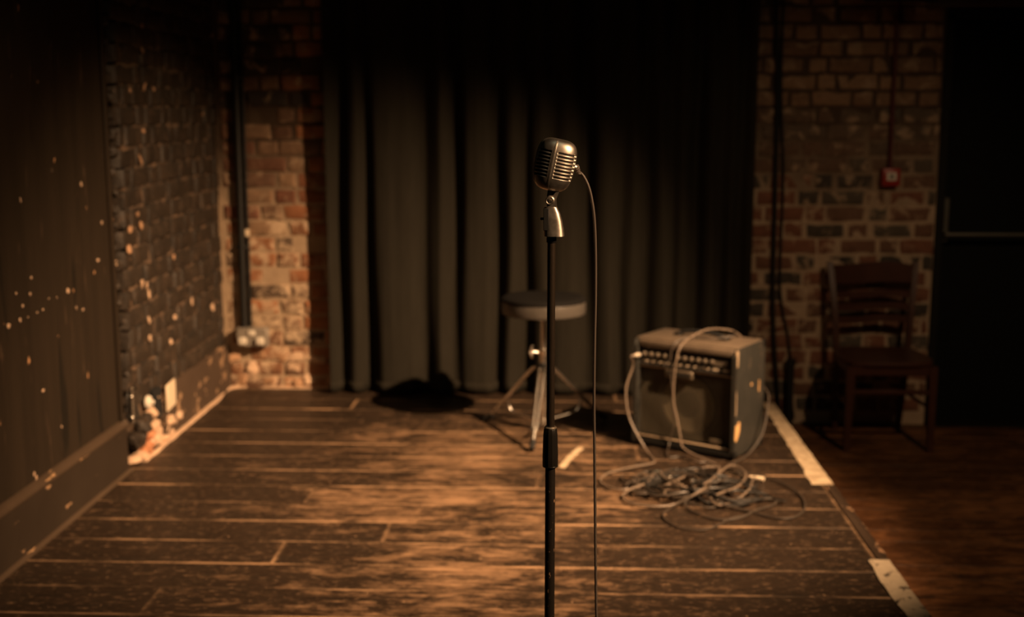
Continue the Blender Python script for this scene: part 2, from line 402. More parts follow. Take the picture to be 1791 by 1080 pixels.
floor = struct(MB().box(((XL + XR) / 2, (YB + YF) / 2, ZF - .06), (XR - XL + .3, YB - YF + .4, .08)).build('floor', M['black_void'], smooth=0), 'worn reddish floorboards below the stage edge')
fm = plank_mesh('floor_plank', M['floor'], .128)
y = YB - .07; k = 0
while y > 2.2:
    cuts = [XE - .25, 1.9 + (k * 0.77) % 1.5, XR - .02]
    if k % 3 == 1: cuts = [XE - .25, 2.35 + (k * .31) % .8, XR - .02]
    for a, b in zip(cuts[:-1], cuts[1:]): lay_plank(fm, floor, a, b, y, ZF)
    y -= .130; k += 1

# raised stage
stage = MB().box(((XL - .1 + XE - .03) / 2, (YB + .1 + .2) / 2, (ZF - .022) / 2 - .002), (XE - .03 - XL + .1, YB - .1, -ZF - .022 + .002)).build('stage_floor', M['black_void'], smooth=0)
struct(stage, 'raised wooden stage of worn black-painted boards')
PW = .2138
sm_ = plank_mesh('stage_plank', M['stage'], PW - .0030, .022)
joints = {}
def joint(u, v):
    p = onz(u, v); r = math.floor((p.y - 3.408) / PW); joints.setdefault(r, []).append(p.x)
joint(545, 860); joint(680, 920); joint(262, 1052);
for r in range(-14, 15):
    yc = 3.408 + (r + .5) * PW
    if yc < .3: continue
    y1 = yc
    js = sorted(joints.get(r, [] if r in (-1, 3, 7, 9, 11) else [(-1.4 + (r * 1.37) % 2.3)]))
    xs = [XL - .04] + js + [XE - .045]
    for a, b in zip(xs[:-1], xs[1:]):
        o = lay_plank(sm_, stage, a, b, y1, 0)
        if r == 14: o.scale.y = .5; o.location.y = yc - .05
# nosing strip and fascia along the open side
n1 = MB().box((XE - .021, 3.3, -.013), (.042, 6.2, .03), bev=.004).build('nosing', M['nosing'], stage)
n2 = MB().box((XE - .012, 3.3, (ZF - .03) / 2), (.022, 6.2, -ZF - .03)).build('fascia', M['fascia'], stage, 0)

def strip(px, mat, th=.0012, z0=.0026):
    """thin painted strip with ragged ends from floor outline points"""
    P = [onz(u, v) for u, v in px]; n = len(P)
    mb = MB(); mb.add([(p.x, p.y, z0) for p in P] + [(p.x, p.y, z0 + th) for p in P],
                      [tuple(reversed(range(n))), tuple(range(n, 2 * n))] + [(i, (i + 1) % n, (i + 1) % n + n, i + n) for i in range(n)])
    return mb
def band(y0, y1, w0, w1, x_out, mat, seed):
    q = random.Random(seed); n = 26; A = []; B = []
    for i in range(n + 1):
        y = y0 + (y1 - y0) * i / n; w_ = w0 + (w1 - w0) * i / n
        A.append((x_out + q.uniform(-.002, .002), y + (q.uniform(-.01, .01) if i in (0, n) else 0))); B.append((x_out - w_ + q.uniform(-.006, .006), y))
    mb = MB(); z0, z1 = .0024, .0036
    vs = [(x, y, z1) for x, y in A] + [(x, y, z1) for x, y in B] + [(x, y, z0) for x, y in A] + [(x, y, z0) for x, y in B]
    m = n + 1; fs = [(i, i + 1, m + i + 1, m + i) for i in range(n)]
    fs += [(2 * m + i, 2 * m + i + 1, i + 1, i) for i in range(n)] + [(m + i, m + i + 1, 3 * m + i + 1, 3 * m + i) for i in range(n)]
    return mb.add(vs, fs).build('painted_line', mat, stage, 0)
o = band(onz(1465, 850).y, 6.18, .088, .062, XE - .003, M['line'], 3); o['label'] = 'unbroken cream edge line'
o = band(2.3, onz(1560, 981).y, .075, .075, XE - .003, M['line_worn'], 5); o['label'] = 'flaking cream edge line'
o = band(onz(1560, 975).y, onz(1470, 852).y, .007, .006, XE - .001, M['nosing'], 9); o['label'] = 'bare rubbed wood edge'

# ------------------------------------------------------------------ brick walls
def brick_variants(name, mat, n=7):
    out = []
    for i in range(n):
        q = random.Random(100 + i); b = bmesh.new(); bmesh.ops.create_cube(b, size=1.0)
        bmesh.ops.subdivide_edges(b, edges=[e for e in b.edges if abs((e.verts[0].co - e.verts[1].co).x) > .5], cuts=2)
        for vtx in b.verts:
            c = vtx.co
            c.x += q.uniform(-.035, .035); c.z += q.uniform(-.06, .06)
            if c.y < 0: c.y += q.uniform(-.04, .10)
        bmesh.ops.bevel(b, geom=[e for e in b.edges if (e.verts[0].co.y < -.2 and e.verts[1].co.y < -.2)], offset=.07, segments=1, affect='EDGES')
        me = bpy.data.meshes.new(name); b.to_mesh(me); b.free(); me.materials.append(mat); me.shade_smooth(); me.set_sharp_from_angle(angle=R(50)); out.append(me)
    return out
BV = brick_variants('brick', M['brick']); BW = brick_variants('washed_brick', M['brick_washed'])
BP = brick_variants('painted_brick', M['painted_brick'], 5); BC = brick_variants('chipped_brick', M['painted_brick_chipped'], 5)
CH = .0858
def lay_brick(parent, me, loc, L, depth=.07, proud=.0, rz=0.0, color=(.3, .15, .08), hgt=CH - .014):
    o = bpy.data.objects.new('brick', me); col.objects.link(o); o.parent = parent
    off = Matrix.Rotation(rz, 3, 'Z') @ Vector((0, depth / 2 - proud, 0))
    o.location = Vector(loc) + off; o.scale = (L, depth, hgt)
    o.rotation_euler = (rnd.uniform(-.015, .015), rnd.uniform(-.012, .012), rz + rnd.uniform(-.02, .02))
    o.color = (*color, 1); return o
def course(x0, x1, k, q):
    """Flemish bond pieces between x0 and x1 as (centre, length)"""
    out = []; x = x0 + [-.05, -.19, -.12, -.24][k % 4] + q.uniform(-.03, .03); j = k
    while x < x1:
        L = (.222 if j % 2 else .112) + q.uniform(-.012, .012); a, b = max(x, x0), min(x + L, x1)
        if b - a > .035: out.append(((a + b) / 2, b - a - .013))
        x += L + q.uniform(-.002, .003); j += 1
    return out

# back wall: mortar bed with openings for the door; bricks left and right of the curtain
DX0, DX1, DZ = 1.985, 3.55, 2.0
wb = MB()
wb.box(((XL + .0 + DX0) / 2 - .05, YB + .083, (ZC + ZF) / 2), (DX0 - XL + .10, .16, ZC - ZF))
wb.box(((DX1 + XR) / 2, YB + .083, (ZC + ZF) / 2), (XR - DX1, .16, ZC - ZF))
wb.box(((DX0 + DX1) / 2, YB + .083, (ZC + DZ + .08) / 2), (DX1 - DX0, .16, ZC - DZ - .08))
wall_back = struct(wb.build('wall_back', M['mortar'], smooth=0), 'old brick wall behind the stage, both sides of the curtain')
q = random.Random(21)
ZP = 1.097 % CH
def mixc(a, b, t_): return tuple(a[i] * (1 - t_) + b[i] * t_ for i in range(3))
RED, BROWN, DARK, TAN, ORNG, GREY = (.25, .105, .062), (.19, .11, .07), (.055, .043, .034), (.40, .26, .16), (.50, .22, .10), (.14, .115, .085)
k = 0; z = ZP - CH * math.ceil((ZP + 0.0) / CH)
rows = []
zz = ZP - 4 * CH
while zz < 2.42: rows.append(zz); zz += CH
for k, z in enumerate(rows):
    zc = z + CH / 2
    if z > -.02:     # left of the curtain
        for c, L in course(XL + .012, -1.20, k, q):
            t_ = q.random()
            if c > -1.37: colr = mixc(ORNG, RED, q.random() * .8); me = q.choice(BV)
            elif zc < .95: colr = mixc(BROWN, ORNG, q.random()) if t_ < .65 else mixc(DARK, TAN, q.random()); me = q.choice(BW)
            elif zc < 1.5: colr = mixc(RED, BROWN, q.random()) if t_ < .75 else mixc(BROWN, TAN, q.random()); me = q.choice(BV)
            else: colr = mixc(BROWN, TAN, q.random() * .7) if t_ < .7 else DARK; me = q.choice(BV)
            pr = q.uniform(.002, .009)
            if q.random() < .05: pr = -.02
            lay_brick(wall_back, me, (c, YB, zc), L, .07, pr + .0, 0, colr)
    for c, L in course(.98, DX0, k + 1, q):   # right of the curtain
        if zc < ZF + .03: continue
        t_ = q.random()
        if zc > 1.55: colr = mixc(TAN, BROWN, q.random() * .8)
        elif zc > 1.2: colr = mixc(BROWN, GREY, q.random())
        else: colr = RED if t_ < .35 else (mixc(DARK, GREY, q.random()) if t_ < .62 else mixc(BROWN, RED, q.random()))
        lay_brick(wall_back, q.choice(BV), (c, YB, zc), L, .07, q.uniform(.001, .006), 0, colr)

# left wall: backing, panel of black boarding near, painted bricks far
GAP0, GAP1 = 4.85, 4.985
wl = MB()
wl.box((XL - .15, (YF + YB) / 2, (ZC + ZF) / 2), (.1, YB - YF + .3, ZC - ZF))
wall_left = struct(wl.build('wall_left', M['black_void'], smooth=0), 'left side wall of painted brick and black boarding')
pm = MB().box((XL - .03, (YF + GAP0) / 2, (ZC + .20) / 2), (.05, GAP0 - YF, ZC - .20), bev=.003)
pm.build('panel', M['panel'], wall_left)['label'] = 'black painted flat panel with chips'
MB().box((XL + .001, GAP0 - .018, 1.66), (.012, .034, 2.9), bev=.003).build('panel_edge_strip', M['panel'], wall_left)
MB().box((XL - .06, (GAP1 + YB) / 2 + .03, (ZC + ZF) / 2), (.10, YB - GAP1 - .02, ZC - ZF)).build('mortar_bed', M['painted_mortar'], wall_left, 0)
for k, z in enumerate(rows):
    zc = z + CH / 2
    if zc < .24: continue
    for c, L in course(GAP1 - .02 + q.uniform(-.02, .02), YB - .005, k, q):
        me = q.choice(BC) if (c < 5.2 and q.random() < .8 and zc < 1.9) or (zc < .75 and q.random() < .3) else q.choice(BP)
        lay_brick(wall_left, me, (XL - .002, c, zc), L, .07, q.uniform(-.002, .010), math.pi / 2 , (.1, .06, .04))
# skirting along the boarding, rendered plinth along the bricks
sk = MB().box((XL + .002, (YF + GAP0) / 2, .10), (.028, GAP0 - YF, .20), bev=.002).build('baseboard_left', M['skirting'], smooth=0)
struct(sk, 'black-painted wooden skirting under the boarding')
cap = MB()
prof = [(0, 0), (.028, 0), (.033, .006), (.033, .012), (.026, .017), (.024, .026), (.014, .032), (0, .034)]
cap.loft([[(XL - .012 + a, yy, .196 + b) for a, b in prof] for yy in (YF, GAP0 + .02)])
cap.build('cap_moulding', M['skirting_cap'], sk)
MB().loft([[(XL + .012 + a, yy, b) for a, b in ((0, 0), (.016, 0), (.015, .008), (.009, .014), (0, .016))] for yy in (YF, GAP0 + .02)]).build('quarter_round', M['skirting_cap'], sk)
pl = MB(); rings = []
for i in range(40):
    y = 5.30 + (YB - 5.30) * i / 39; n1_ = noise.noise(Vector((y * 6, 0, 3))) * .012; n2_ = noise.noise(Vector((y * 9, 5, 1))) * .010
    rings.append([(XL - .05, y, 0), (XL + .026 + n2_, y, 0), (XL + .022 + n2_, y, .20 + n1_), (XL + .012, y, .245 + n1_), (XL - .05, y, .262 + n1_)])
struct(pl.loft(rings).build('trim_1', M['render'], smooth=30), 'lumpy cement plinth under the painted bricks')
# pale grout fillet where plinth and brick meet the stage
def fillet(P, r, name, mat, parent):
    mb = MB(); C_ = catmull(P, 8); 
    return mb.tube([p + Vector((noise.noise(p * 9) * .006, noise.noise(p * 9 + Vector((4, 0, 0))) * .006, 0)) for p in C_], r, 6, 1).build(name, mat, parent)
fillet([Vector((XL + .03, 5.0, .004)), Vector((XL + .03, 5.6, .004)), Vector((XL + .03, 6.1, .004)), Vector((XL + .04, YB - .02, .006)), Vector((XL + .3, YB - .004, .004)), Vector((-1.24, YB - .004, .004))], .011, 'grout_fillet', M['rubble'], wall_left)

def rock(c, d, seed, mat, parent, name='broken_brick'):
    b = bmesh.new(); bmesh.ops.create_icosphere(b, subdivisions=2, radius=1.0); qq = random.Random(seed)
    off = Vector((qq.uniform(0, 50), qq.uniform(0, 50), 0))
    for vt in b.verts:
        n_ = vt.co.normalized(); m_ = max(abs(n_.x), abs(n_.y), abs(n_.z)); p = n_ / (m_ ** .7)
        p *= 1 + .35 * noise.noise(n_ * 1.6 + off); vt.co = Vector((p.x * d[0] / 2, p.y * d[1] / 2, p.z * d[2] / 2))
    me = bpy.data.meshes.new(name); b.to_mesh(me); b.free(); me.materials.append(mat)
    o = bpy.data.objects.new(name, me); col.objects.link(o); o.parent = parent; o.location = c; o.rotation_euler = (qq.uniform(-.3, .3), qq.uniform(-.3, .3), qq.uniform(-.4, .4)); return o
# broken foot of the brickwork between skirting and plinth
q2 = random.Random(4)
for i, (u, v, s, m_) in enumerate([(262, 775, .075, 0), (250, 800, .06, 0), (236, 806, .05, 0), (275, 768, .08, 0), (285, 750, .07, 0), (268, 745, .07, 0), (290, 735, .06, 0), (258, 760, .06, 1),
                                   (252, 783, .07, 1), (300, 738, .06, 0), (262, 722, .07, 0), (276, 722, .055, 2), (256, 735, .07, 2), (268, 700, .06, 0), (244, 770, .09, 2), (248, 745, .08, 2), (305, 727, .05, 0), (292, 760, .05, 0), (283, 778, .04, 0)]):
    p = onx(u, v, XL + .005); rock((XL + q2.uniform(-.012, .01), p.y, max(p.z, .02)), (.07, s * 1.1, s * .85), i, (M['rubble'], M['rubble_red'], M['painted_brick'])[m_], wall_left)
for i in range(30):   # ragged brick ends down the gap beside the boarding
    zc = .25 + i * .0858 / 1.0 * .9
    rock((XL - .045 + q2.uniform(-.012, .012), GAP1 + q2.uniform(-.03, .012), zc), (.06, .035 + q2.uniform(0, .03), .05), 60 + i, (M['painted_brick_chipped'] if q2.random() < .6 else M['painted_brick']), wall_left)
for u, v, s in [(229, 402, .030), (227, 436, .032), (248, 395, .03), (242, 375, .018), (250, 497, .035), (258, 500, .04), (262, 515, .035), (262, 560, .03), (264, 592, .03), (250, 88, .028), (254, 152, .028), (228, 158, .018), (270, 156, .018), (252, 229, .026), (247, 279, .03), (305, 450, .022), (337, 527, .025), (307, 555, .025), (373, 537, .03), (300, 598, .03), (250, 45, .02), (372, 62, .02), (356, 200, .022)]:
    p = onx(u, v, XL + .008); rock((XL + .004, p.y, p.z), (.010, s * .8, s * (.8 + (u * 13 % 7) / 9)), int(u * 7 + v), M['chip_tan'] if v < 480 else M['rubble'], wall_left, 'chipped_spot')
    
for X, Y, r_ in [(135, 260, .012), (70, 328, .009), (130, 330, .014), (98, 382, .008), (87, 442, .012), (37, 468, .014), (292, 317, .014), (328, 390, .009), (357, 397, .008), (420, 185, .012), (495, 190, .012), (185, 398, .008), (210, 350, .006), (245, 345, .005), (500, 205, .010), (185, 745, .012), (265, 900, .010), (160, 410, .006), (120, 430, .006)]:
    p = onx(X / 2.455, 380 + Y / 2.455, XL - .004); rock((XL - .0045, p.y, p.z), (.004, r_ * 1.3, r_ * (.9 + (X % 5) / 6)), int(X + Y), M['rubble'], wall_left, 'chipped_spot')
for u, v in [(90, 80), (91, 298), (20, 133), (75, 180), (142, 322), (88, 75), (136, 60), (60, 830), (64, 836), (36, 350), (178, 390)]:
    p = onx(u, v, XL - .004); rock((XL - .0045, p.y, p.z), (.004, .011, .018), int(u + v), M['rubble'] if v > 300 else M['skirting_cap'], wall_left, 'chipped_spot')
for i in range(16):   # crumbling foot of the back wall under the socket
    rock((XL + .05 + i * .034 + q2.uniform(-.01, .01), YB - .002, q2.uniform(.03, .20)), (q2.uniform(.04, .10), .016, q2.uniform(.03, .07)), 300 + i, M['rubble'] if q2.random() < .7 else M['chip_tan'], wall_back)
# cover plate leaning off its hole, low on the left wall
t_ = thing('cover_plate', 'pale square cover plate standing proud low on the painted brick wall', 'cover plate', (XL + .032, 5.38, .21))
MB().box((0, 0, 0), (.010, .165, .122), Matrix.Rotation(R(5), 3, 'Z'), .003).build('plate', M['cream'], t_)
mb = MB()
for y_ in (-.1,): mb.box((-.03, -.155, .0), (.05, .10, .13), bev=.003)
mb.build('back_box', M['black_void'], t_)
p = onx(264, 704, XL + .03)
t_ = thing('round_switch', 'small round white fitting low on the wall beside the skirting end', 'switch', (XL + .012, p.y, p.z))
MB().lathe([(.030, 0), (.030, .010), (.026, .016), (.012, .020)], n=20, axis=(1, 0, 0)).build('rose', M['white_plastic'], t_)
MB().lathe([(.011, .012), (.010, .030), (.006, .033)], n=14, axis=(1, 0, 0)).build('dolly', M['white_plastic'], t_)
# bolt on the boarding
p = onx(224, 712, XL)
t_ = thing('barrel_bolt', 'worn steel barrel bolt at the foot of the black panel', 'bolt', (XL + .004, p.y, p.z))
MB().box((0, 0, 0), (.006, .040, .13), bev=.001).build('back_plate', M['black_metal'], t_)
MB().cyl((.014, 0, -.07), (.014, 0, .085), .008, 12).build('rod', M['plug_metal'], t_)
for zz in (-.045, .045): MB().box((.011, 0, zz), (.022, .028, .016), bev=.004).build('bracket', M['plug_metal'], t_)
MB().cyl((.014, 0, .075), (.038, 0, .078), .006, 10).build('knob', M['plug_metal'], t_)

# ------------------------------------------------------------------ curtain
cx0, cx1, cz1 = -1.225, 1.012, 3.02
grooves = [(ony(u, 450, 6.36).x, d, w_) for u, d, w_ in ((598, .9, .030), (645, 1.0, .034), (739, 1.25, .048), (798, 1.2, .046), (875, .9, .030), (921, 1.1, .040), (966, .5, .030),
    (1024, 1.05, .050), (1082, .45, .034), (1128, .95, .046), (1172, .6, .030), (1216, .9, .042), (1258, .6, .034), (1292, .8, .034))]
def fold_y(x, z):
    hz = z / cz1; s = 0.0
    for i, (gx, d, w_) in enumerate(grooves):
        g = gx + .016 * math.sin(z * 1.1 + i * 2.3) * (z - .9) * .6 + .004 * math.sin(z * 5 + i)
        u = (x - g) / (w_ * (1.0 + .25 * math.sin(i * 3.1 + z * .8)))
        s = max(s, d * (.85 + .25 * math.sin(i * 1.7 + z * 1.4)) / (1 + abs(u) ** 2.6)) if True else s
    s -= .14 * noise.noise(Vector((x * 8, z * .7, 2))) + .05 * noise.noise(Vector((x * 24, z * 1.0, 7)))
    return YB - .125 + .085 * s
nx, nz = 460, 26
vs = []; fs = []
for j in range(nz + 1):
    z = .012 + (cz1 - .012) * (j / nz) ** 1.3
    for i in range(nx + 1):
        x = cx0 + (cx1 - cx0) * i / nx
        vs.append((x + (.03 * (1 - z / cz1) * (0.5 - abs(i / nx - .5)) * math.sin(x * 5)), min(fold_y(x, z), YB - .012), z + (.006 * math.sin(x * 13) if j == 0 else 0)))
for j in range(nz):
    for i in range(nx): a = j * (nx + 1) + i; fs.append((a, a + 1, a + nx + 2, a + nx + 1))
curt = thing('stage_curtain', 'full height black pleated curtain closing the back of the stage', 'curtain', (0, 0, 0))
cl = MB().add(vs, fs).build('drape', M['curtain'], curt, 180)
sd = cl.modifiers.new('thickness', 'SOLIDIFY'); sd.thickness = .003; sd.offset = 0
rings = [[(x, min(fold_y(x, .03), YB - .012) - .0035 + dy, .012 + dz) for dy, dz in ((0, 0), (-.003, .0), (-.003, .055), (0, .055))] for x in [cx0 + (cx1 - cx0) * i / 300 for i in range(301)]]
MB().loft(rings).build('hem', M['curtain'], curt, 180)
MB().cyl((cx0 - .1, YB - .06, cz1 + .03), (cx1 + .1, YB - .06, cz1 + .03), .014, 14).build('rail', M['black_metal'], curt)
for i in range(24): MB().lathe([(.017, -.003), (.022, -.003), (.022, .003), (.017, .003), (.017, -.003)], (cx0 + .03 + i * (cx1 - cx0 - .06) / 23, YB - .06, cz1 + .025), 14, (1, 0, 0), caps=False).build('ring', M['black_metal'], curt)

# ------------------------------------------------------------------ door at the right with push bar
dr = thing('door_1', 'very dark double exit door right of the brick wall', 'door', (0, 0, 0)); dr['kind'] = 'structure'
del dr['category']
yd = YB + .07
MB().box((DX0 + .0 + .39, yd + .03, (DZ + ZF) / 2), (.77, .045, DZ - ZF - .01), bev=.003).build('leaf', M['door'], dr)
MB().box((DX0 + .39 + .775, yd + .03, (DZ + ZF) / 2), (.765, .045, DZ - ZF - .01), bev=.003).build('leaf', M['door'], dr)
MB().box((DX0 + .02, YB + .05, (DZ + ZF) / 2), (.045, .12, DZ - ZF), bev=.004).build('jamb', M['door_frame'], dr)
MB().box((DX1 - .02, YB + .05, (DZ + ZF) / 2), (.045, .12, DZ - ZF), bev=.004).build('jamb', M['door_frame'], dr)
MB().box(((DX0 + DX1) / 2, YB + .05, DZ + .0), (DX1 - DX0, .12, .05), bev=.004).build('head_rail', M['door_frame'], dr)
MB().box(((DX0 + DX1) / 2, YB + .02, ZF + .006), (DX1 - DX0, .14, .012), bev=.003).build('threshold', M['door_frame'], dr)
struct(MB().box(((DX0 + DX1) / 2 - .02, YB + .015, DZ + .075), (DX1 - DX0 + .18, .10, .085), bev=.004).build('trim_2', M['lintel']), 'brown timber lintel over the dark door')
pb = ony(1650, 410, YB)
pbt = thing('push_bar', 'dull steel push bar across the dark door at waist height', 'push bar', (0, 0, pb.z))
MB().box((pb.x + .012, YB + .035, .075), (.034, .05, .235), bev=.006).build('end_case', M['bar_steel'], pbt)
MB().cyl((pb.x + .01, YB - .02, 0), (DX0 + .74, YB - .02, 0), .011, 14).build('bar', M['bar_steel'], pbt)
MB().box((pb.x + .015, YB + .01, 0), (.03, .07, .03), bev=.004).build('arm', M['bar_steel'], pbt)
MB().box((DX0 + .74, YB + .02, 0), (.034, .10, .05), bev=.004).build('arm', M['bar_steel'], pbt)
MB().cyl((pb.x + .01, YB + .045, .19), (pb.x + .01, YB + .045, DZ - pb.z - .03), .006, 10).build('latch_rod', M['door_frame'], pbt)

# ------------------------------------------------------------------ wall services
# left: conduit pair down to the double socket
p0 = ony(432, 575, YB)
t_ = thing('conduit', 'thick black conduit dropping to the double socket in the corner', 'conduit', (-1.705, YB - .026, p0.z))
MB().cyl((0, 0, 0), (0, 0, ZC - p0.z - .01), .019, 16).build('pipe', M['conduit'], t_)
for zz in (.45, 1.35, 2.3): MB().box((0, .006, zz), (.062, .034, .022), bev=.004).build('saddle', M['conduit'], t_)
t_ = thing('conduit', 'thin black cable duct just right of the thick conduit in the corner', 'conduit', (-1.672, YB - .018, p0.z))
MB().cyl((0, 0, 0), (0, 0, ZC - p0.z - .01), .009, 12).build('pipe', M['conduit'], t_)
pc = ony(432, 408, YB - .04)
MB().box((0, -.006, pc.z - p0.z), (.022, .03, .040), bev=.006, seg=2).build('clip', M['cream'], t_)['label'] = 'pale plastic clip'
sp = ony(442, 590, YB - .045)
so = thing('wall_socket', 'metal-clad double socket box at the foot of the black conduit', 'socket', (sp.x, YB - .012, sp.z))
MB().box((0, -.022, 0), (.172, .050, .105), bev=.006, seg=2).build('back_box', M['grey_plate'], so)
MB().box((0, -.050, 0), (.166, .006, .099), bev=.0025).build('faceplate', M['grey_plate'], so)
for sx, sz in ((-.048, -.016), (.048, -.016)):
    pg = MB().box((sx, -.068, sz), (.044, .030, .042), bev=.010, seg=2).build('plug', M['white_plastic'], so)
MB().box((0, -.058, .026), (.040, .012, .030), bev=.006, seg=2).build('rocker_switch', M['white_plastic'], so)
for sx in (-.07, .07): MB().lathe([(.004, 0), (.004, .003)], (sx, -.052, .035), 10, (0, -1, 0)).build('screw', M['chrome'], so)

# right: loose cables down the brick, thick stub, red call point on its conduit, dark speaker above
def wall_run(pts, r, name, label, mat, yoff=.02):
    P = []
    for u, v in pts:
        a = ony(u, v, YB - yoff); P.append(Vector((a.x, YB - yoff, max(a.z, ZF + r))))
    return tag(MB().tube(P, r, 8, 5).build(name, mat), label, 'cable')
wall_run([(1358, -150), (1357, 0), (1360, 150), (1357, 300), (1354, 420), (1352, 520), (1354, 600), (1360, 690), (1362, 732)], .012, 'wall_cable', 'thick black cable hanging straight down the brick right of the curtain', M['conduit'])
wall_run([(1372, -150), (1370, 0), (1366, 150), (1370, 300), (1366, 420), (1364, 500), (1370, 550), (1378, 590), (1383, 640), (1385, 700), (1388, 733)], .007, 'wall_cable', 'thin black cable bowing outward near the foot of the brick wall', M['conduit'], .014)
a = ony(1379, 628, YB - .04)
t_ = thing('pipe_stub', 'short black pipe standing against the brick behind the stage corner', 'pipe', (a.x + .012, YB - .045, ZF))
MB().cyl((0, 0, 0), (0, 0, a.z - ZF), .021, 14).build('pipe', M['conduit'], t_)
MB().lathe([(.026, 0), (.026, .03), (.022, .034)], (0, 0, a.z - ZF - .034), 14).build('end_cap', M['conduit'], t_)
rb = ony(1557, 310, YB - .03)
t_ = thing('call_point', 'small red break-glass call point on the brick left of the door', 'call point', (rb.x, YB - .012, rb.z))
MB().box((0, -.020, 0), (.092, .052, .092), bev=.006, seg=2).build('case', M['red_plastic'], t_)
MB().box((0, -.048, .004), (.050, .004, .042), bev=.001).build('glass_label', M['white_plastic'], t_)
MB().lathe([(.010, 0), (.010, .001)], (0, -.0502, .004), 20, (0, -1, 0)).build('printed_dot', M['black_metal'], t_)
t_ = thing('red_conduit', 'dark red conduit rising from the call point', 'conduit', (rb.x - .002, YB - .022, rb.z + .046))
MB().cyl((0, 0, 0), (0, 0, 1.1), .010, 12).build('pipe', M['red_conduit'], t_)
for zz in (.25, .75): MB().box((0, .004, zz), (.036, .022, .014), bev=.003).build('saddle', M['red_conduit'], t_)
t_ = thing('wall_speaker', 'black loudspeaker on a bracket high above the chair', 'speaker', (1.66, YB - .26, 2.03))
mt = Matrix.Rotation(R(14), 3, 'X')
MB().box((0, 0, .17), (.36, .22, .30), mt, .010).build('cabinet', M['black_metal'], t_)
MB().box(mt @ Vector((0, -.115, 0)) + Vector((0, 0, .17)), (.33, .008, .27), mt, .004).build('front_grille', M['rubber'], t_)
MB().box((0, .14, .20), (.05, .15, .05), bev=.004).build('bracket', M['black_metal'], t_)
MB().box((0, .225, .20), (.14, .015, .14), bev=.003).build('wall_plate', M['black_metal'], t_)

# ------------------------------------------------------------------ wooden chair
ch = thing('wooden_chair', 'dark red-brown wooden ladder-back chair below the stage by the door', 'chair', (1.645, 5.885, ZF))
W2, D2, SH = .215, .0, .455
def leg_part(p, q_, r0, r1, name='leg'):
    a, b = Vector(p), Vector(q_)
    mb = MB(); rg = []
    for s_, c in ((r0, a), (r1, b)): rg.append([c + Vector((x * s_, y * s_, 0)) for x, y in ((-1, -1), (1, -1), (1, 1), (-1, 1))])
    return mb.loft(rg).build(name, M['chair_wood'], ch, 30)
leg_part((-.205, .0, 0), (-.20, .0, SH - .02), .014, .020); leg_part((.205, .0, 0), (.20, .0, SH - .02), .014, .020)
for s_ in (-1, 1):
    pts = [(s_ * .165, .44, 0), (s_ * .178, .41, .25), (s_ * .185, .395, SH), (s_ * .198, .41, .65), (s_ * .222, .46, .895)]
    C_ = catmull(pts, 6); MB().loft([[c + Vector((x, y, 0)) for x, y in ((-.014, -.018), (.014, -.018), (.014, .018), (-.014, .018))] for c in C_]).build('back_post', M['chair_wood'], ch, 30)
sb = MB(); out = []
for i in range(24):
    a = 2 * math.pi * i / 24; c, s_ = math.cos(a), math.sin(a); e = 5
    k = (abs(c) ** e + abs(s_) ** e) ** (-1 / e); out.append((c * k, s_ * k))
rg = []
for z_, sc in ((SH - .022, .97), (SH - .012, 1.0), (SH - .003, .995), (SH + .003, .97), (SH - .001, .80), (SH - .006, .3)):
    rg.append([(x * sc * (.225 - .02 * (y > 0) * y), .19 + y * sc * .215, z_) for x, y in out])
sb.loft(rg).build('seat', M['chair_wood'], ch, 35)
MB().box((0, .002, SH - .045), (.39, .018, .045), bev=.003).build('front_apron', M['chair_wood'], ch)
for s_ in (-1, 1):
    MB().box((s_ * .193, .19, SH - .045), (.018, .37, .045), Matrix.Rotation(R(s_ * 2), 3, 'Z'), .003).build('side_apron', M['chair_wood'], ch)
    MB().cyl((s_ * .20, .01, .22), (s_ * .178, .41, .22), .009, 10).build('stretcher', M['chair_wood'], ch)
MB().box((0, .0, .305), (.39, .014, .024), bev=.003).build('stretcher', M['chair_wood'], ch)
MB().cyl((-.175, .415, .20), (.175, .415, .20), .009, 10).build('stretcher', M['chair_wood'], ch)
def slat(z0, hh, w_, yb, name='slat', arch=0.0):
    mb = MB(); rg = []
    for i in range(15):
        u = i / 14 * 2 - 1; x = u * w_; y = yb + .030 * (1 - u * u) ; zt = arch * (1 - u * u)
        wv = .006 * math.sin(u * 3.0)
        rg.append([(x, y - .007, z0 - hh / 2 + wv), (x, y + .007, z0 - hh / 2 + wv), (x, y + .007, z0 + hh / 2 + wv + zt), (x, y - .007, z0 + hh / 2 + wv + zt)])
    return mb.loft(rg).build(name, M['chair_wood'], ch, 30)
slat(.835, .095, .212, .443, 'top_rail', .012)
slat(.730, .036, .203, .425); slat(.665, .036, .198, .413); slat(.600, .036, .193, .404)

# ------------------------------------------------------------------ drum stool
sx, sy = -.068, 5.575
ztop = ony(956, 507, sy + .195).z
st = thing('drum_stool', 'round black-topped drum stool on a chrome tripod behind the microphone', 'stool', (sx, sy, 0))
RS = .197
MB().lathe([(RS - .012, ztop - .085), (RS - .002, ztop - .080), (RS, ztop - .070), (RS, ztop - .030), (RS - .003, ztop - .022)], n=56).build('seat_band', M['seat_side'], st)
MB().lathe([(RS - .006, ztop - .026), (RS + .002, ztop - .022), (RS + .001, ztop - .012), (RS - .010, ztop - .003), (RS - .03, ztop), (.10, ztop + .002), (.02, ztop + .003)], n=56).build('seat', M['seat_vinyl'], st)
MB().lathe([(.07, ztop - .10), (.075, ztop - .085)], n=24).build('seat_bracket', M['black_metal'], st)
hz = ony(948, 643, sy).z
MB().cyl((0, 0, .03), (0, 0, ztop - .08), .0125, 18).build('column', M['chrome'], st)
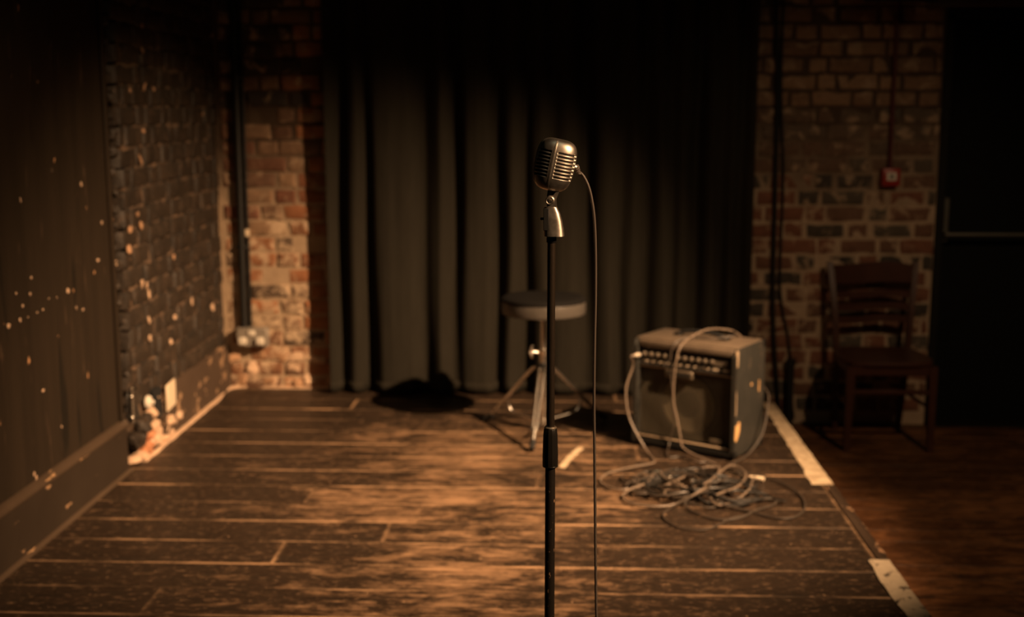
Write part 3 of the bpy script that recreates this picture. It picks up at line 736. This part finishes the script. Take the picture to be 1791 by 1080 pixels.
MB().cyl((0, 0, .11), (0, 0, hz + .075), .018, 18).build('outer_tube', M['chrome'], st)
MB().lathe([(.026, -.018), (.030, -.012), (.030, .018), (.024, .024)], (0, 0, hz), 20).build('leg_hub', M['black_metal'], st)
MB().lathe([(.024, -.014), (.026, -.010), (.026, .012), (.022, .016)], (0, 0, hz + .075), 20).build('height_clamp', M['chrome'], st)
wn = MB().cyl((-.020, -.008, hz + .072), (-.048, -.014, hz + .078), .006, 10)
wn.box((-.056, -.016, hz + .092), (.012, .008, .034), Matrix.Rotation(R(20), 3, 'Y'), .003); wn.box((-.056, -.016, hz + .062), (.012, .008, .034), Matrix.Rotation(R(-20), 3, 'Y'), .003)
wn.build('wing_screw', M['chrome'], st)
MB().lathe([(.021, -.010), (.021, .010)], (0, 0, .055), 18).build('brace_collar', M['chrome'], st)
for fx, fy in ((-.113 - sx, 5.215 - sy), (-.355 - sx, 5.74 - sy), (.235 - sx, 5.80 - sy)):
    d = Vector((fx, fy, 0)); L = d.length; d.normalize(); s_ = Vector((-d.y, d.x, 0))
    lg = MB()
    for o_ in (-.0115, .0115):
        P = [d * .028 + s_ * o_ + Vector((0, 0, hz)), d * .06 + s_ * o_ + Vector((0, 0, hz - .012)), d * (L * .80) + s_ * o_ * .8 + Vector((0, 0, .075))]
        lg.tube([P[0], P[1], P[1] * .5 + P[2] * .5, P[2]], .0065, 10, 4)
    lg.build('leg', M['chrome'], st)
    fb = MB().cyl(d * (L * .76) + Vector((0, 0, .090)), d * (L - .02) + Vector((0, 0, .022)), .0095, 12).build('leg_end', M['chrome'], st)
    MB().cyl(d * (L - .045) + Vector((0, 0, .040)), d * (L + .005) + Vector((0, 0, .014)), .0145, 14, r2=.0125).build('rubber_foot', M['rubber'], st)
    MB().tube([d * .02 + Vector((0, 0, .055)), d * (L * .5) + Vector((0, 0, .072)), d * (L * .62) + Vector((0, 0, .120))][:2] + [d * (L * .60) + Vector((0, 0, .125))], .006, 10, 4).build('brace', M['chrome'], st)
    for q_, hh in ((.35, .0), (.78, .0)):
        zz = hz - .012 + (.075 - hz + .012) * ((q_ * L - .06) / (L * .8 - .06)) if q_ < .7 else .085
        MB().cyl(d * (q_ * L) - s_ * .018 + Vector((0, 0, zz)), d * (q_ * L) + s_ * .018 + Vector((0, 0, zz)), .0055, 10).build('rivet', M['chrome'], st)

# ------------------------------------------------------------------ guitar amplifier
fl, fr = onz(1105, 777), onz(1283, 809)
ang = math.atan2(fr.y - fl.y, fr.x - fl.x); AW, AD, AH, FT = (fr - fl).length, .30, .497, .016
ctr = (fl + fr) / 2 + Vector((-math.sin(ang), math.cos(ang), 0)) * (AD / 2)
am = thing('guitar_amplifier', 'scuffed black combo guitar amplifier with a torn cream corner', 'amplifier', (ctr.x, ctr.y, 0), ang)
hw, hd = AW / 2, AD / 2; Z1 = AH
sd_ = .020
def side_panel(x):
    # side profile leans back at the control panel
    pr = [(-hd, FT), (hd, FT), (hd, Z1 - .01), (hd - .01, Z1), (-hd + .035, Z1), (-hd + .022, Z1 - .008), (-hd, Z1 - .035)]
    return MB().loft([[(x - sd_ / 2, y, z) for y, z in pr], [(x - sd_ / 2 + .003, y, z) for y, z in pr], [(x + sd_ / 2 - .003, y, z) for y, z in pr], [(x + sd_ / 2, y, z) for y, z in pr]]).build('side_panel', M['amp_vinyl'], am, 30)
side_panel(-hw + sd_ / 2); side_panel(hw - sd_ / 2)
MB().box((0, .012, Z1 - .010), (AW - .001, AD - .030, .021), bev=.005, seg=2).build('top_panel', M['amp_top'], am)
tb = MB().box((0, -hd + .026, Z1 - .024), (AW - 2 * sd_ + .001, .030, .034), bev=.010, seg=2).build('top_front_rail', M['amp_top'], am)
MB().box((0, 0, FT + .010), (AW - 2 * sd_, AD, .020)).build('bottom_panel', M['amp_black'], am, 0)
MB().box((0, hd - .012, Z1 / 2), (AW - 2 * sd_, .012, Z1 - .06)).build('rear_panel', M['amp_black'], am, 0)
ca = R(-14); mt = Matrix.Rotation(ca, 3, 'X'); pc_ = Vector((0, -hd + .030, Z1 - .083))
MB().box(pc_, (AW - 2 * sd_, .006, .086), mt, .001).build('control_panel', M['panel_plate'], am)
def onpanel(x, z, off): return pc_ + mt @ Vector((x, -.003 - off, z))
kx = [-.205 + i * .0335 for i in range(11)]
for i, x in enumerate(kx):
    if i == 4: continue
    kb = MB(); nrm_ = mt @ Vector((0, -1, 0)); kb.lathe([(.0115, 0), (.0115, .004), (.0085, .006), (.008, .017), (.0065, .019)], onpanel(x, .010, 0), 16, nrm_)
    kb.build('control_knob', M['knob'], am)
for x, w_ in ((-.20, .03), (-.160, .03), (-.118, .028), (-.078, .026), (-.035, .03), (.01, .03), (.055, .03), (.10, .030), (.15, .035), (.195, .03)):
    MB().box(onpanel(x, -.022, .0004), (w_, .0012, .009), mt).build('printed_legend', M['legend'], am, 0)
MB().box(onpanel(.165, .012, .004), (.075, .010, .014), mt, .002).build('switch_block', M['knob'], am)
MB().box(onpanel(.165, -.002, .003), (.060, .006, .006), mt, .001).build('switch_block', M['knob'], am)
gz0, gz1 = FT + .035, Z1 - .135
MB().box((0, -hd + .030, gz1 + .010), (AW - 2 * sd_, .02, .012), bev=.002).build('upper_piping', M['piping'], am)
gr_ = MB(); n_ = 14; vs = []; fs = []
for j in range(n_ + 1):
    for i in range(n_ + 1): vs.append((-hw + sd_ + (AW - 2 * sd_) * i / n_, -hd + .036 + .002 * math.sin(i * .9) * math.sin(j * .7), gz0 + (gz1 + .004 - gz0) * j / n_))
for j in range(n_):
    for i in range(n_): a = j * (n_ + 1) + i; fs.append((a, a + 1, a + n_ + 2, a + n_ + 1))
gr_.add(vs, fs).build('grille_cloth', M['grille'], am, 180)
bf = MB().box((0, -hd + .062, (gz0 + gz1) / 2), (AW - 2 * sd_, .010, gz1 - gz0)).build('baffle', M['amp_black'], am, 0)
spc = (.0, -hd + .056, (gz0 + gz1) / 2 + .003)
sk_ = MB().lathe([(.150, 0), (.150, .006), (.138, .009), (.132, .004)], spc, 44, (0, -1, 0)).build('speaker_rim', M['amp_black'], am)
MB().lathe([(.130, .004), (.120, .0085), (.112, .006), (.075, .0045), (.045, .0035), (.002, .0030)], spc, 44, (0, -1, 0)).build('speaker_cone', M['speaker_cone'], am)
MB().box((0, -hd + .016, FT + .031), (AW - 2 * sd_, .010, .007), bev=.002).build('lower_piping', M['piping'], am)
MB().box((0, -hd + .022, FT + .016), (AW - 2 * sd_, .012, .024)).build('kick_strip', M['amp_black'], am, 0)
bd = MB().box((-.03, -hd + .024, gz1 - .012), (.135, .022, .036), bev=.003).build('name_badge', M['badge'], am)
MB().box((-.03, -hd + .0125, gz1 - .012), (.118, .002, .020), bev=.0008).build('badge_inlay', M['panel_plate'], bd)
MB().box((.155, -hd + .018, FT + .056), (.058, .007, .024), bev=.003).build('model_badge', M['badge'], am)
for x in (-hw + .004, hw - .004):
    for y_, z_ in ((-hd + .012, FT + .012), (hd - .012, FT + .012), (hd - .012, Z1 - .012)):
        MB().box((x, y_, z_), (.014, .032, .032), bev=.006, seg=2).build('corner_cap', M['black_metal'], am)
    MB().box((x, -hd + .012, Z1 - .045), (.0135, .018, .075), bev=.006, seg=2).build('worn_edge', M['piping'] if x > 0 else M['amp_vinyl'], am)
for x in (-hw + .05, hw - .05):
    for y_ in (-hd + .05, hd - .05): MB().lathe([(.018, 0), (.020, .017)], (x, y_, 0), 14).build('foot', M['rubber'], am)
MB().tube([(-.11, .02, Z1), (-.10, .02, Z1 + .016), (-.04, .02, Z1 + .026), (.04, .02, Z1 + .026), (.10, .02, Z1 + .016), (.11, .02, Z1)], .009, 10, 5).build('carry_handle', M['rubber'], am)
for x in (-.115, .115): MB().box((x, .02, Z1 + .006), (.036, .030, .014), bev=.003).build('handle_end', M['black_metal'], am)
# torn vinyl on the front lower corner of the right side, and nicks
def flake(x, pts, name, mat, lab=None):
    n = len(pts); o = MB().add([(x, y, z) for y, z in pts] + [(x + .0022, y, z) for y, z in pts], [tuple(range(n)), tuple(reversed(range(n, 2 * n)))] + [(i, (i + 1) % n, (i + 1) % n + n, i + n) for i in range(n)]).build(name, mat, am, 0)
    if lab: o['label'] = lab
    return o
flake(hw - .0008, [(-hd + .002, .095), (-hd + .018, .085), (-hd + .036, .105), (-hd + .050, .13), (-hd + .052, .168), (-hd + .036, .172), (-hd + .028, .158), (-hd + .008, .160), (-hd + .004, .135)], 'torn_patch', M['bare_wood'], 'torn patch showing bare wood')
flake(hw - .0008, [(.005, .312), (.014, .308), (.018, .318), (.010, .326)], 'nick', M['bare_wood'])
flake(hw - .0008, [(.088, .27), (.096, .27), (.097, .32), (.090, .325)], 'nick', M['bare_wood'])
flake(hw - .0008, [(-hd + .004, .20), (-hd + .012, .21), (-hd + .010, .30), (-hd + .004, .32)], 'nick', M['piping'])
MBm = Matrix.Translation(ctr) @ Matrix.Rotation(ang, 4, 'Z')
def aw(x, y, z): return MBm @ Vector((x, y, z))

# ------------------------------------------------------------------ cables
def pil(X, Y): return (1040 + X / 4.592, 760 + Y / 4.592)
def path_floor(pts, r, layer=0.0, seed=0):
    out = []
    for i, (X, Y) in enumerate(pts):
        u, v = pil(X, Y)
        core = math.exp(-(((X - 830) / 480) ** 2 + ((Y - 400) / 150) ** 2))
        z = r + .0028 + layer * core + (.013 * core * (1 + math.sin(i * 2.1 + seed)))
        out.append(onz(u, v, z))
    return out
def tangle(cx, cy, rx, ry, n, seed, turns=3.0):
    q_ = random.Random(seed); out = []
    for i in range(n):
        a = i / n * turns * 2 * math.pi + q_.uniform(-.35, .35); k_ = q_.uniform(.45, 1.05)
        out.append((cx + rx * k_ * math.cos(a), cy + ry * k_ * math.sin(a)))
    return out
def cable(name, label, P, r, mat, ends=(), group='cables heaped in front of the amplifier', sub=6, cat='cable'):
    o = thing(name, label, cat, (0, 0, 0), 0, group)
    MB().tube(P, r, 8, sub).build('wire', mat, o)
    for kind, a, b, m_ in ends:
        a, b = Vector(a), Vector(b); d = (b - a).normalized(); L = (b - a).length
        pr = [(r * 1.2, -.018), (r * 1.6, 0), (.0085, .002), (.0090, .012), (.0090, L * .72), (.0065, L * .78), (.0062, L)] if kind == 'jack' else [(r * 1.3, -.02), (.0080, 0), (.0095, .006), (.0095, L - .004), (.0088, L)]
        pg = MB().lathe(pr, a, 16, d).build('plug', M[m_], o)
        if kind == 'jack': MB().lathe([(.0031, L), (.0031, L + .024), (.0020, L + .026), (.0031, L + .029), (.0010, L + .032)], a, 12, d).build('jack_tip', M['chrome'], pg)
    return o
# A: from the amplifier's input jack, down its left side into the heap
j0 = aw(-.205, -hd - .022, Z1 - .070)
jp = aw(-.203, -hd + .022, Z1 - .074)
dn = (jp - j0).normalized()
rA = .0044
PA = [j0 - dn * .030, j0 - dn * .055 + Vector((-.012, 0, -.006)), ony(1107, 640, 5.33), ony(1095, 680, 5.30), ony(1099, 725, 5.27), ony(1113, 758, 5.24), ony(1132, 790, 5.20)]
PA = [p for p in PA]
fA = path_floor([(480, 215), (440, 240), (300, 265), (120, 310), (45, 365), (90, 415), (200, 445), (320, 432), (480, 425), (600, 400), (720, 340), (800, 298), (900, 265), (985, 268), (1010, 310), (900, 400), (780, 430), (640, 425), (560, 470), (620, 510), (760, 500), (690, 400), (560, 335), (470, 300)], rA, .018, 1)
cable('instrument_cable', 'grey instrument cable plugged into the amplifier and drooping down its left side', PA + fA, rA, M['cable_grey'],
      [('jack', j0 - dn * .034, j0 - dn * .002, 'plug_glare'), ('xlr', onz(*pil(500, 300), .030), onz(*pil(425, 312), .022), 'plug_metal')])
# B: over the top of the amplifier and down the front
rB = .0046
PB = [aw(0.190, .16, .12), aw(0.170, .168, .30), aw(0.150, .164, .45), aw(0.130, .13, Z1 + .012), aw(0.100, .07, Z1 + .040), aw(0.030, .02, Z1 + .040), aw(-0.005, -.07, Z1 + .016), aw(-0.016, -.155, Z1 - .02), aw(-0.026, -.178, Z1 - .11), aw(-0.025, -.190, .25), aw(0.000, -.200, .17), aw(0.025, -.215, .10), aw(0.055, -.230, .045)]
fB = path_floor([(935, 225), (1000, 262), (985, 320), (900, 390), (800, 425), (700, 420), (560, 350), (500, 290), (425, 385), (265, 455), (228, 505), (300, 555), (450, 580), (600, 575), (720, 530), (860, 450), (960, 380), (1015, 300), (1090, 252), (1165, 270), (1215, 335), (1150, 420), (1020, 470), (930, 520), (1000, 570), (1120, 540), (1235, 450), (1265, 380), (1285, 345)], rB, .030, 2)
cable('instrument_cable', 'pale grey cable looped over the top and down the front of the amplifier', PB + fB, rB, M['cable_grey'], [('xlr', onz(*pil(1285, 350), .012), onz(*pil(1360, 362), .0115), 'cream')])
# C: second strand across the top, thinner, down the middle
rC = .0036
PC = [aw(0.020, .170, .20), aw(0.030, .160, .42), aw(0.050, .135, Z1 + .014), aw(0.130, .09, Z1 + .030), aw(0.150, .03, Z1 + .022), aw(0.080, -.035, Z1 + .012), aw(-0.010, -.08, Z1 + .012), aw(-0.048, -.150, Z1 - .01), aw(-0.056, -.166, Z1 - .10), aw(-0.040, -.160, .22), aw(-0.045, -.150, .11), aw(-0.055, -.165, .03)]
fC = path_floor([(590, 180), (700, 182), (810, 222), (920, 232), (870, 300), (920, 430), (760, 510), (625, 580), (550, 650), (600, 710), (700, 755), (850, 770), (965, 745), (1085, 680), (1200, 655), (1245, 628), (1160, 600), (1020, 560), (900, 500), (880, 420), (1000, 380), (1110, 350), (1060, 440), (1130, 500), (1210, 520), (1310, 490), (1350, 430), (1300, 370), (1200, 340), (1150, 310)], rC + .0005, .036, 3)
cable('instrument_cable', 'thin grey cable hanging down the middle of the amplifier grille', PC + fC, rC, M['cable_dark'], [('xlr', onz(*pil(1140, 322), .040), onz(*pil(1065, 305), .036), 'plug_metal')])
# D: black cable from behind the amplifier's right side, wide right-hand loop
rD = .0044
PD = [aw(hw - .06, .175, .30), aw(hw + .01, .170, .25), aw(hw + .040, .10, .18), aw(hw + .050, .03, .095), aw(hw + .035, -.06, .030)]
fD = path_floor([(1150, 215), (1080, 240), (1120, 285), (1250, 320), (1400, 350), (1560, 420), (1660, 500), (1688, 590), (1620, 660), (1500, 678), (1350, 650), (1200, 605), (1050, 580), (900, 590), (740, 545), (735, 580), (790, 620), (900, 665), (1040, 688), (1180, 670), (1300, 610), (1430, 570), (1450, 530), (1370, 520), (1180, 560), (1000, 480), (860, 330), (640, 280), (480, 330), (350, 390), (230, 370), (225, 330), (330, 350), (450, 470), (640, 480)], rD, .012, 4)
cable('instrument_cable', 'black cable running out from behind the right side into the widest loop', PD + fD, rD, M['cable_dark'])
# E, F: black cables tangled in the heart of the heap
q3 = random.Random(8)
fE = path_floor(tangle(760, 390, 420, 120, 34, 11, 4.3) + [(1300, 470), (1400, 500), (1450, 535)], .0052, .024, 5)
cable('microphone_lead', 'black microphone lead tangled inside the heap, plug to the right', fE, .0052, M['cable_black'], [('xlr', onz(*pil(1470, 530), .012), onz(*pil(1535, 545), .0115), 'chrome')], sub=8)
fF = path_floor(tangle(1080, 440, 300, 130, 30, 5, 4.0), .0052, .030, 6)
cable('microphone_lead', 'dark lead wound in small loops at the right of the heap', fF, .0052, M['cable_black'], sub=8)
fG = path_floor(tangle(600, 390, 340, 125, 30, 29, 4.0) + [(560, 345)], .0052, .018, 7)
cable('microphone_lead', 'dark lead with a bright plug at the left of the heap', fG, .0052, M['cable_dark'], [('xlr', onz(*pil(575, 348), .030), onz(*pil(500, 352), .028), 'plug_metal')], sub=8)
for (X, Y, lab) in ((782, 378, 'small round metal connector shell on the heap, left one'), (990, 368, 'small round metal connector shell on the heap, right one')):
    p = onz(*pil(X, Y), .034)
    o = thing('connector_shell', lab, 'connector', p); MB().lathe([(.004, -.010), (.0085, -.008), (.0095, 0), (.0095, .010), (.007, .014)], n=16, axis=(.2, -1, .4)).build('shell', M['chrome'], o)
    MB().lathe([(.0045, .013), (.0045, .0155)], n=10, axis=(.2, -1, .4)).build('pin_insert', M['rubber'], o)

# tape mark and crumbs on the boards
p = [onz(u, v) for u, v in ((1010, 783), (1021, 786), (990, 822), (978, 818))]
tp = strip([(1012, 783), (1022, 785), (1000, 805), (988, 821), (977, 819), (992, 800)], None).build('tape_mark', M['line'], None, 0)
tag(tp, 'short strip of pale tape on the boards behind the microphone stand', 'tape')

# ------------------------------------------------------------------ microphone stand
MY = 2.33
def mp(u, v, dy=0.0): return ony(u, v, MY + dy)
base = mp(963.5, 600)
bx = base.x
msd = thing('microphone_stand', 'straight black microphone stand with chipped paint at the front of the stage', 'microphone stand', (bx, MY, 0))
zt, zc0, zc1 = mp(963, 413).z, mp(963, 816).z, mp(963, 748).z
MB().lathe([(.0080, 0), (.0080, zt - zc0 - .002)], (0, 0, zc0), 24).build('upper_tube', M['stand_upper'], msd)
MB().lathe([(.0101, .02), (.0101, zc0 + .004)], n=28).build('lower_tube', M['stand_paint'], msd)
def poly(r, z, n=12, fl_=0.0): return [(r * math.cos(2 * math.pi * (i + .5) / n), r * math.sin(2 * math.pi * (i + .5) / n), z) for i in range(n)]
cb = MB().loft([poly(.0150, zc0), poly(.0158, zc0 + .003), poly(.0160, zc0 + .025), poly(.0148, zc1 - .016), poly(.0135, zc1 - .004), poly(.0115, zc1)]).build('clutch', M['clutch'], msd, 20)
MB().lathe([(.0152, -.0015), (.0158, 0), (.0152, .0015)], (0, 0, zc0 + .001), 28).build('clutch_ring', M['black_metal'], cb)
MB().lathe([(.0122, -.001), (.0126, .001), (.0110, .003)], (0, 0, zc1 - .001), 28).build('clutch_lip', M['knob'], cb)
MB().lathe([(.0095, 0), (.0098, .003), (.0098, .012)], (0, 0, zt - .0125), 24).build('thread_collar', M['black_metal'], msd)
MB().lathe([(.128, .004), (.130, .010), (.126, .020), (.10, .030), (.03, .040), (.016, .055), (.0125, .060)], (0, 0, .0), 48).build('round_base', M['stand_paint'], msd)

# ------------------------------------------------------------------ microphone
mc = mp(970.5, 288.5)
mic = thing('microphone', 'vintage silver ribbed microphone tilted back on the stand', 'microphone', (mc.x, MY, mc.z))
TB = Matrix.Rotation(R(12), 3, 'Y') @ Matrix.Rotation(R(5), 3, 'Z')
a_, b_, h_, ne, nv = .0385, .0315, .0500, 2.3, 3.6
zs = [-h_ * (1 - .06 * (1 - math.sin(i / 14 * math.pi / 2)) if False else 1) for i in range(0)]
zs = []
m0 = .90
for i in range(15): zs.append(-h_ * (1 - (1 - m0) * (1 - math.cos(i / 14 * math.pi / 2)) ))
for i in range(1, 150): zs.append(-h_ * m0 + 2 * h_ * m0 * i / 150)
for i in range(14, -1, -1): zs.append(h_ * (1 - (1 - m0) * (1 - math.cos(i / 14 * math.pi / 2))))
NT_ = 300
SEAM, n_sl, pitch_, ztop_sl = 103.0, 8, .00665, .0275
def sstep(x, a, b): 
    u = max(0, min(1, (x - a) / (b - a))); return u * u * (3 - 2 * u)
vs = []; dep = []
for z in zs:
    k = max(0.0, 1 - abs(z / h_) ** nv) ** (1 / nv)
    k *= 1 - .06 * sstep(-z, .0, h_)    # slightly narrower at the foot
    for i in range(NT_):
        th = 360 * i / NT_; thr = R(th); c, s_ = math.cos(thr), math.sin(thr)
        e = (abs(c) ** ne + abs(s_) ** ne) ** (-1 / ne)
        T = th if th <= 180 else 360 - th
        d = 0.0
        # slots
        pr = ztop_sl - z; idx = pr / pitch_; 
        if 0 <= idx < n_sl:
            ph = (idx % 1.0); vprof = sstep(ph, .06, .30) * (1 - sstep(ph, .52, .90))
            hm = sstep(T, 20, 23) * (1 - sstep(T, 91, 94)) + sstep(T, 111, 114) * (1 - sstep(T, 160, 163))
            d -= .0034 * vprof * hm
        # raised frame round the slots, seam ridge, front ribs
        fr_ = (sstep(T, SEAM - 3.2, SEAM - 1.8) - sstep(T, SEAM - .9, SEAM - .5)) + (sstep(T, SEAM + .5, SEAM + .9) - sstep(T, SEAM + 1.8, SEAM + 3.2))
        d += .0006 * fr_
        d -= .0007 * (sstep(T, SEAM - .8, SEAM - .3) - sstep(T, SEAM + .3, SEAM + .8))
        for c0 in (169, 174.2):
            d += .0011 * (sstep(T, c0 - 2.4, c0 - 1.4) - sstep(T, c0 + 1.4, c0 + 2.4)) * sstep(z, -h_ * .9, -h_ * .7)
        sc = 1 + d / .034
        vs.append(TB @ Vector((a_ * k * e * c * sc, b_ * k * e * s_ * sc, z))); dep.append(d)
fs = []; mi = []
for j in range(len(zs) - 1):
    for i in range(NT_):
        i2 = (i + 1) % NT_; f = (j * NT_ + i, j * NT_ + i2, (j + 1) * NT_ + i2, (j + 1) * NT_ + i); fs.append(f)
        mi.append(1 if sum(dep[q_] for q_ in f) / 4 < -.0027 else 0)
mb = MB(); mb.add(vs, fs); mb.mi = mi
body = mb.build('body', [M['mic_metal'], M['mic_inside']], mic, 60)
body['label'] = 'ribbed silver body'
lc = Vector((0, 0, 0))
def ml(x, y, z): return TB @ Vector((x, y, z))
# rear cable outlet
MB().lathe([(.0062, -.004), (.0062, .004), (.0045, .006), (.0042, .010)], ml(.0365, 0, .003), 16, TB @ Vector((1, 0, .05))).build('cable_outlet', M['mic_metal'], mic)
# yoke and pivot
def rel(u, v, dy=0.0): return mp(u, v, dy) - Vector((mc.x, MY, mc.z))
pv = rel(962, 350)
MB().box(rel(966, 338), (.019, .016, .020), Matrix.Rotation(R(8), 3, 'Y'), .003).build('neck', M['clutch'], mic)
yk = MB()
for dy in (-.0105, .0105):
    A_ = [rel(957, 361), rel(956, 350), rel(960, 342), rel(968, 341), rel(973, 334), rel(978, 335), rel(973, 348), rel(974, 361)]
    A_ = [Vector((p.x, 0, p.z)) for p in A_]; n = len(A_)
    yk.add([p + Vector((0, dy - .0018, 0)) for p in A_] + [p + Vector((0, dy + .0018, 0)) for p in A_], [tuple(range(n)), tuple(reversed(range(n, 2 * n)))] + [(i, (i + 1) % n, (i + 1) % n + n, i + n) for i in range(n)])
yk.build('yoke', M['mic_metal'], mic, 30)
MB().lathe([(.0085, 0), (.0085, .0035), (.0070, .0048), (.0062, .0040), (.0030, .0040), (.0028, .0050)], (pv.x, -.0120, pv.z), 24, (0, -1, 0)).build('pivot_screw', M['mic_metal'], mic)
MB().box((pv.x, -.0168, pv.z), (.0095, .0006, .0014), Matrix.Rotation(R(35), 3, 'Y')).build('screw_slot', M['mic_inside'], mic)
# flared handle with switch plate
prof_l = [(951.5, 362), (951.2, 375), (951, 390), (951, 404), (951.2, 412.5)]
prof_r = [(974, 361), (979.5, 372), (983.5, 386), (986.2, 401), (987, 412.5)]
rg = []
for i, ((ul, vl), (ur, vr)) in enumerate(zip(prof_l, prof_r)):
    pl_, pr_ = rel(ul, vl), rel(ur, vr); cx = (pl_.x + pr_.x) / 2; wx = (pr_.x - pl_.x) / 2; wy = .0125 + .0022 * i
    ring = []
    for k_ in range(40):
        a = 2 * math.pi * k_ / 40; c, s_ = math.cos(a), math.sin(a); e = (abs(c) ** 3.4 + abs(s_) ** 3.4) ** (-1 / 3.4)
        ring.append((cx + wx * e * c, wy * e * s_, (pl_.z + pr_.z) / 2 + (pr_.z - pl_.z) / 2 * c * e * .6))
    rg.append(ring)
hd_ = MB().loft(rg).build('handle', M['mic_metal'], mic, 50)
a = rel(955, 383); 
MB().box((a.x + .0004, -.0120, a.z), (.0105, .0125, .0430), bev=.0010).build('switch_plate', M['rubber'], hd_)
MB().box((rel(949, 383).x, -.0120, rel(949, 382).z), (.0085, .0050, .0050), bev=.0012).build('switch', M['rubber'], hd_)

# microphone cable
c0 = Vector((mc.x, MY, mc.z)) + ml(.043, 0, .0034)
P = [c0, mp(1011, 299), mp(1020, 308), mp(1029, 326), mp(1035, 350), mp(1039.5, 385), mp(1041.5, 440), mp(1041.5, 520), mp(1040, 600), mp(1039, 700), mp(1040, 800), mp(1041, 900), mp(1042, 1000), mp(1045, 1100)]
e = P[-1]; P += [Vector((e.x + .02, MY + .01, .36)), Vector((e.x + .05, MY + .02, .18)), Vector((e.x + .10, MY + .02, .05)), Vector((e.x + .2, MY - .03, .006)), Vector((e.x + .35, MY - .12, .006)), Vector((e.x + .30, MY - .30, .006)), Vector((e.x, MY - .33, .006)), Vector((e.x - .4, MY - .25, .006))]
mcab = thing('microphone_cable', 'thin grey cable arching from the back of the microphone and hanging straight down', 'cable', (0, 0, 0))
MB().tube(P, .0028, 10, 10).build('wire', M['mic_cable'], mcab)
sr = MB()
d = (P[1] - P[0]).normalized()
sr.lathe([(.0050, -.004), (.0050, .002), (.0036, .003), (.0048, .005), (.0048, .007), (.0034, .008), (.0045, .010), (.0045, .012), (.0032, .013), (.0040, .015), (.0030, .017)], c0, 14, d)
sr.build('strain_relief', M['mic_cable'], mcab)
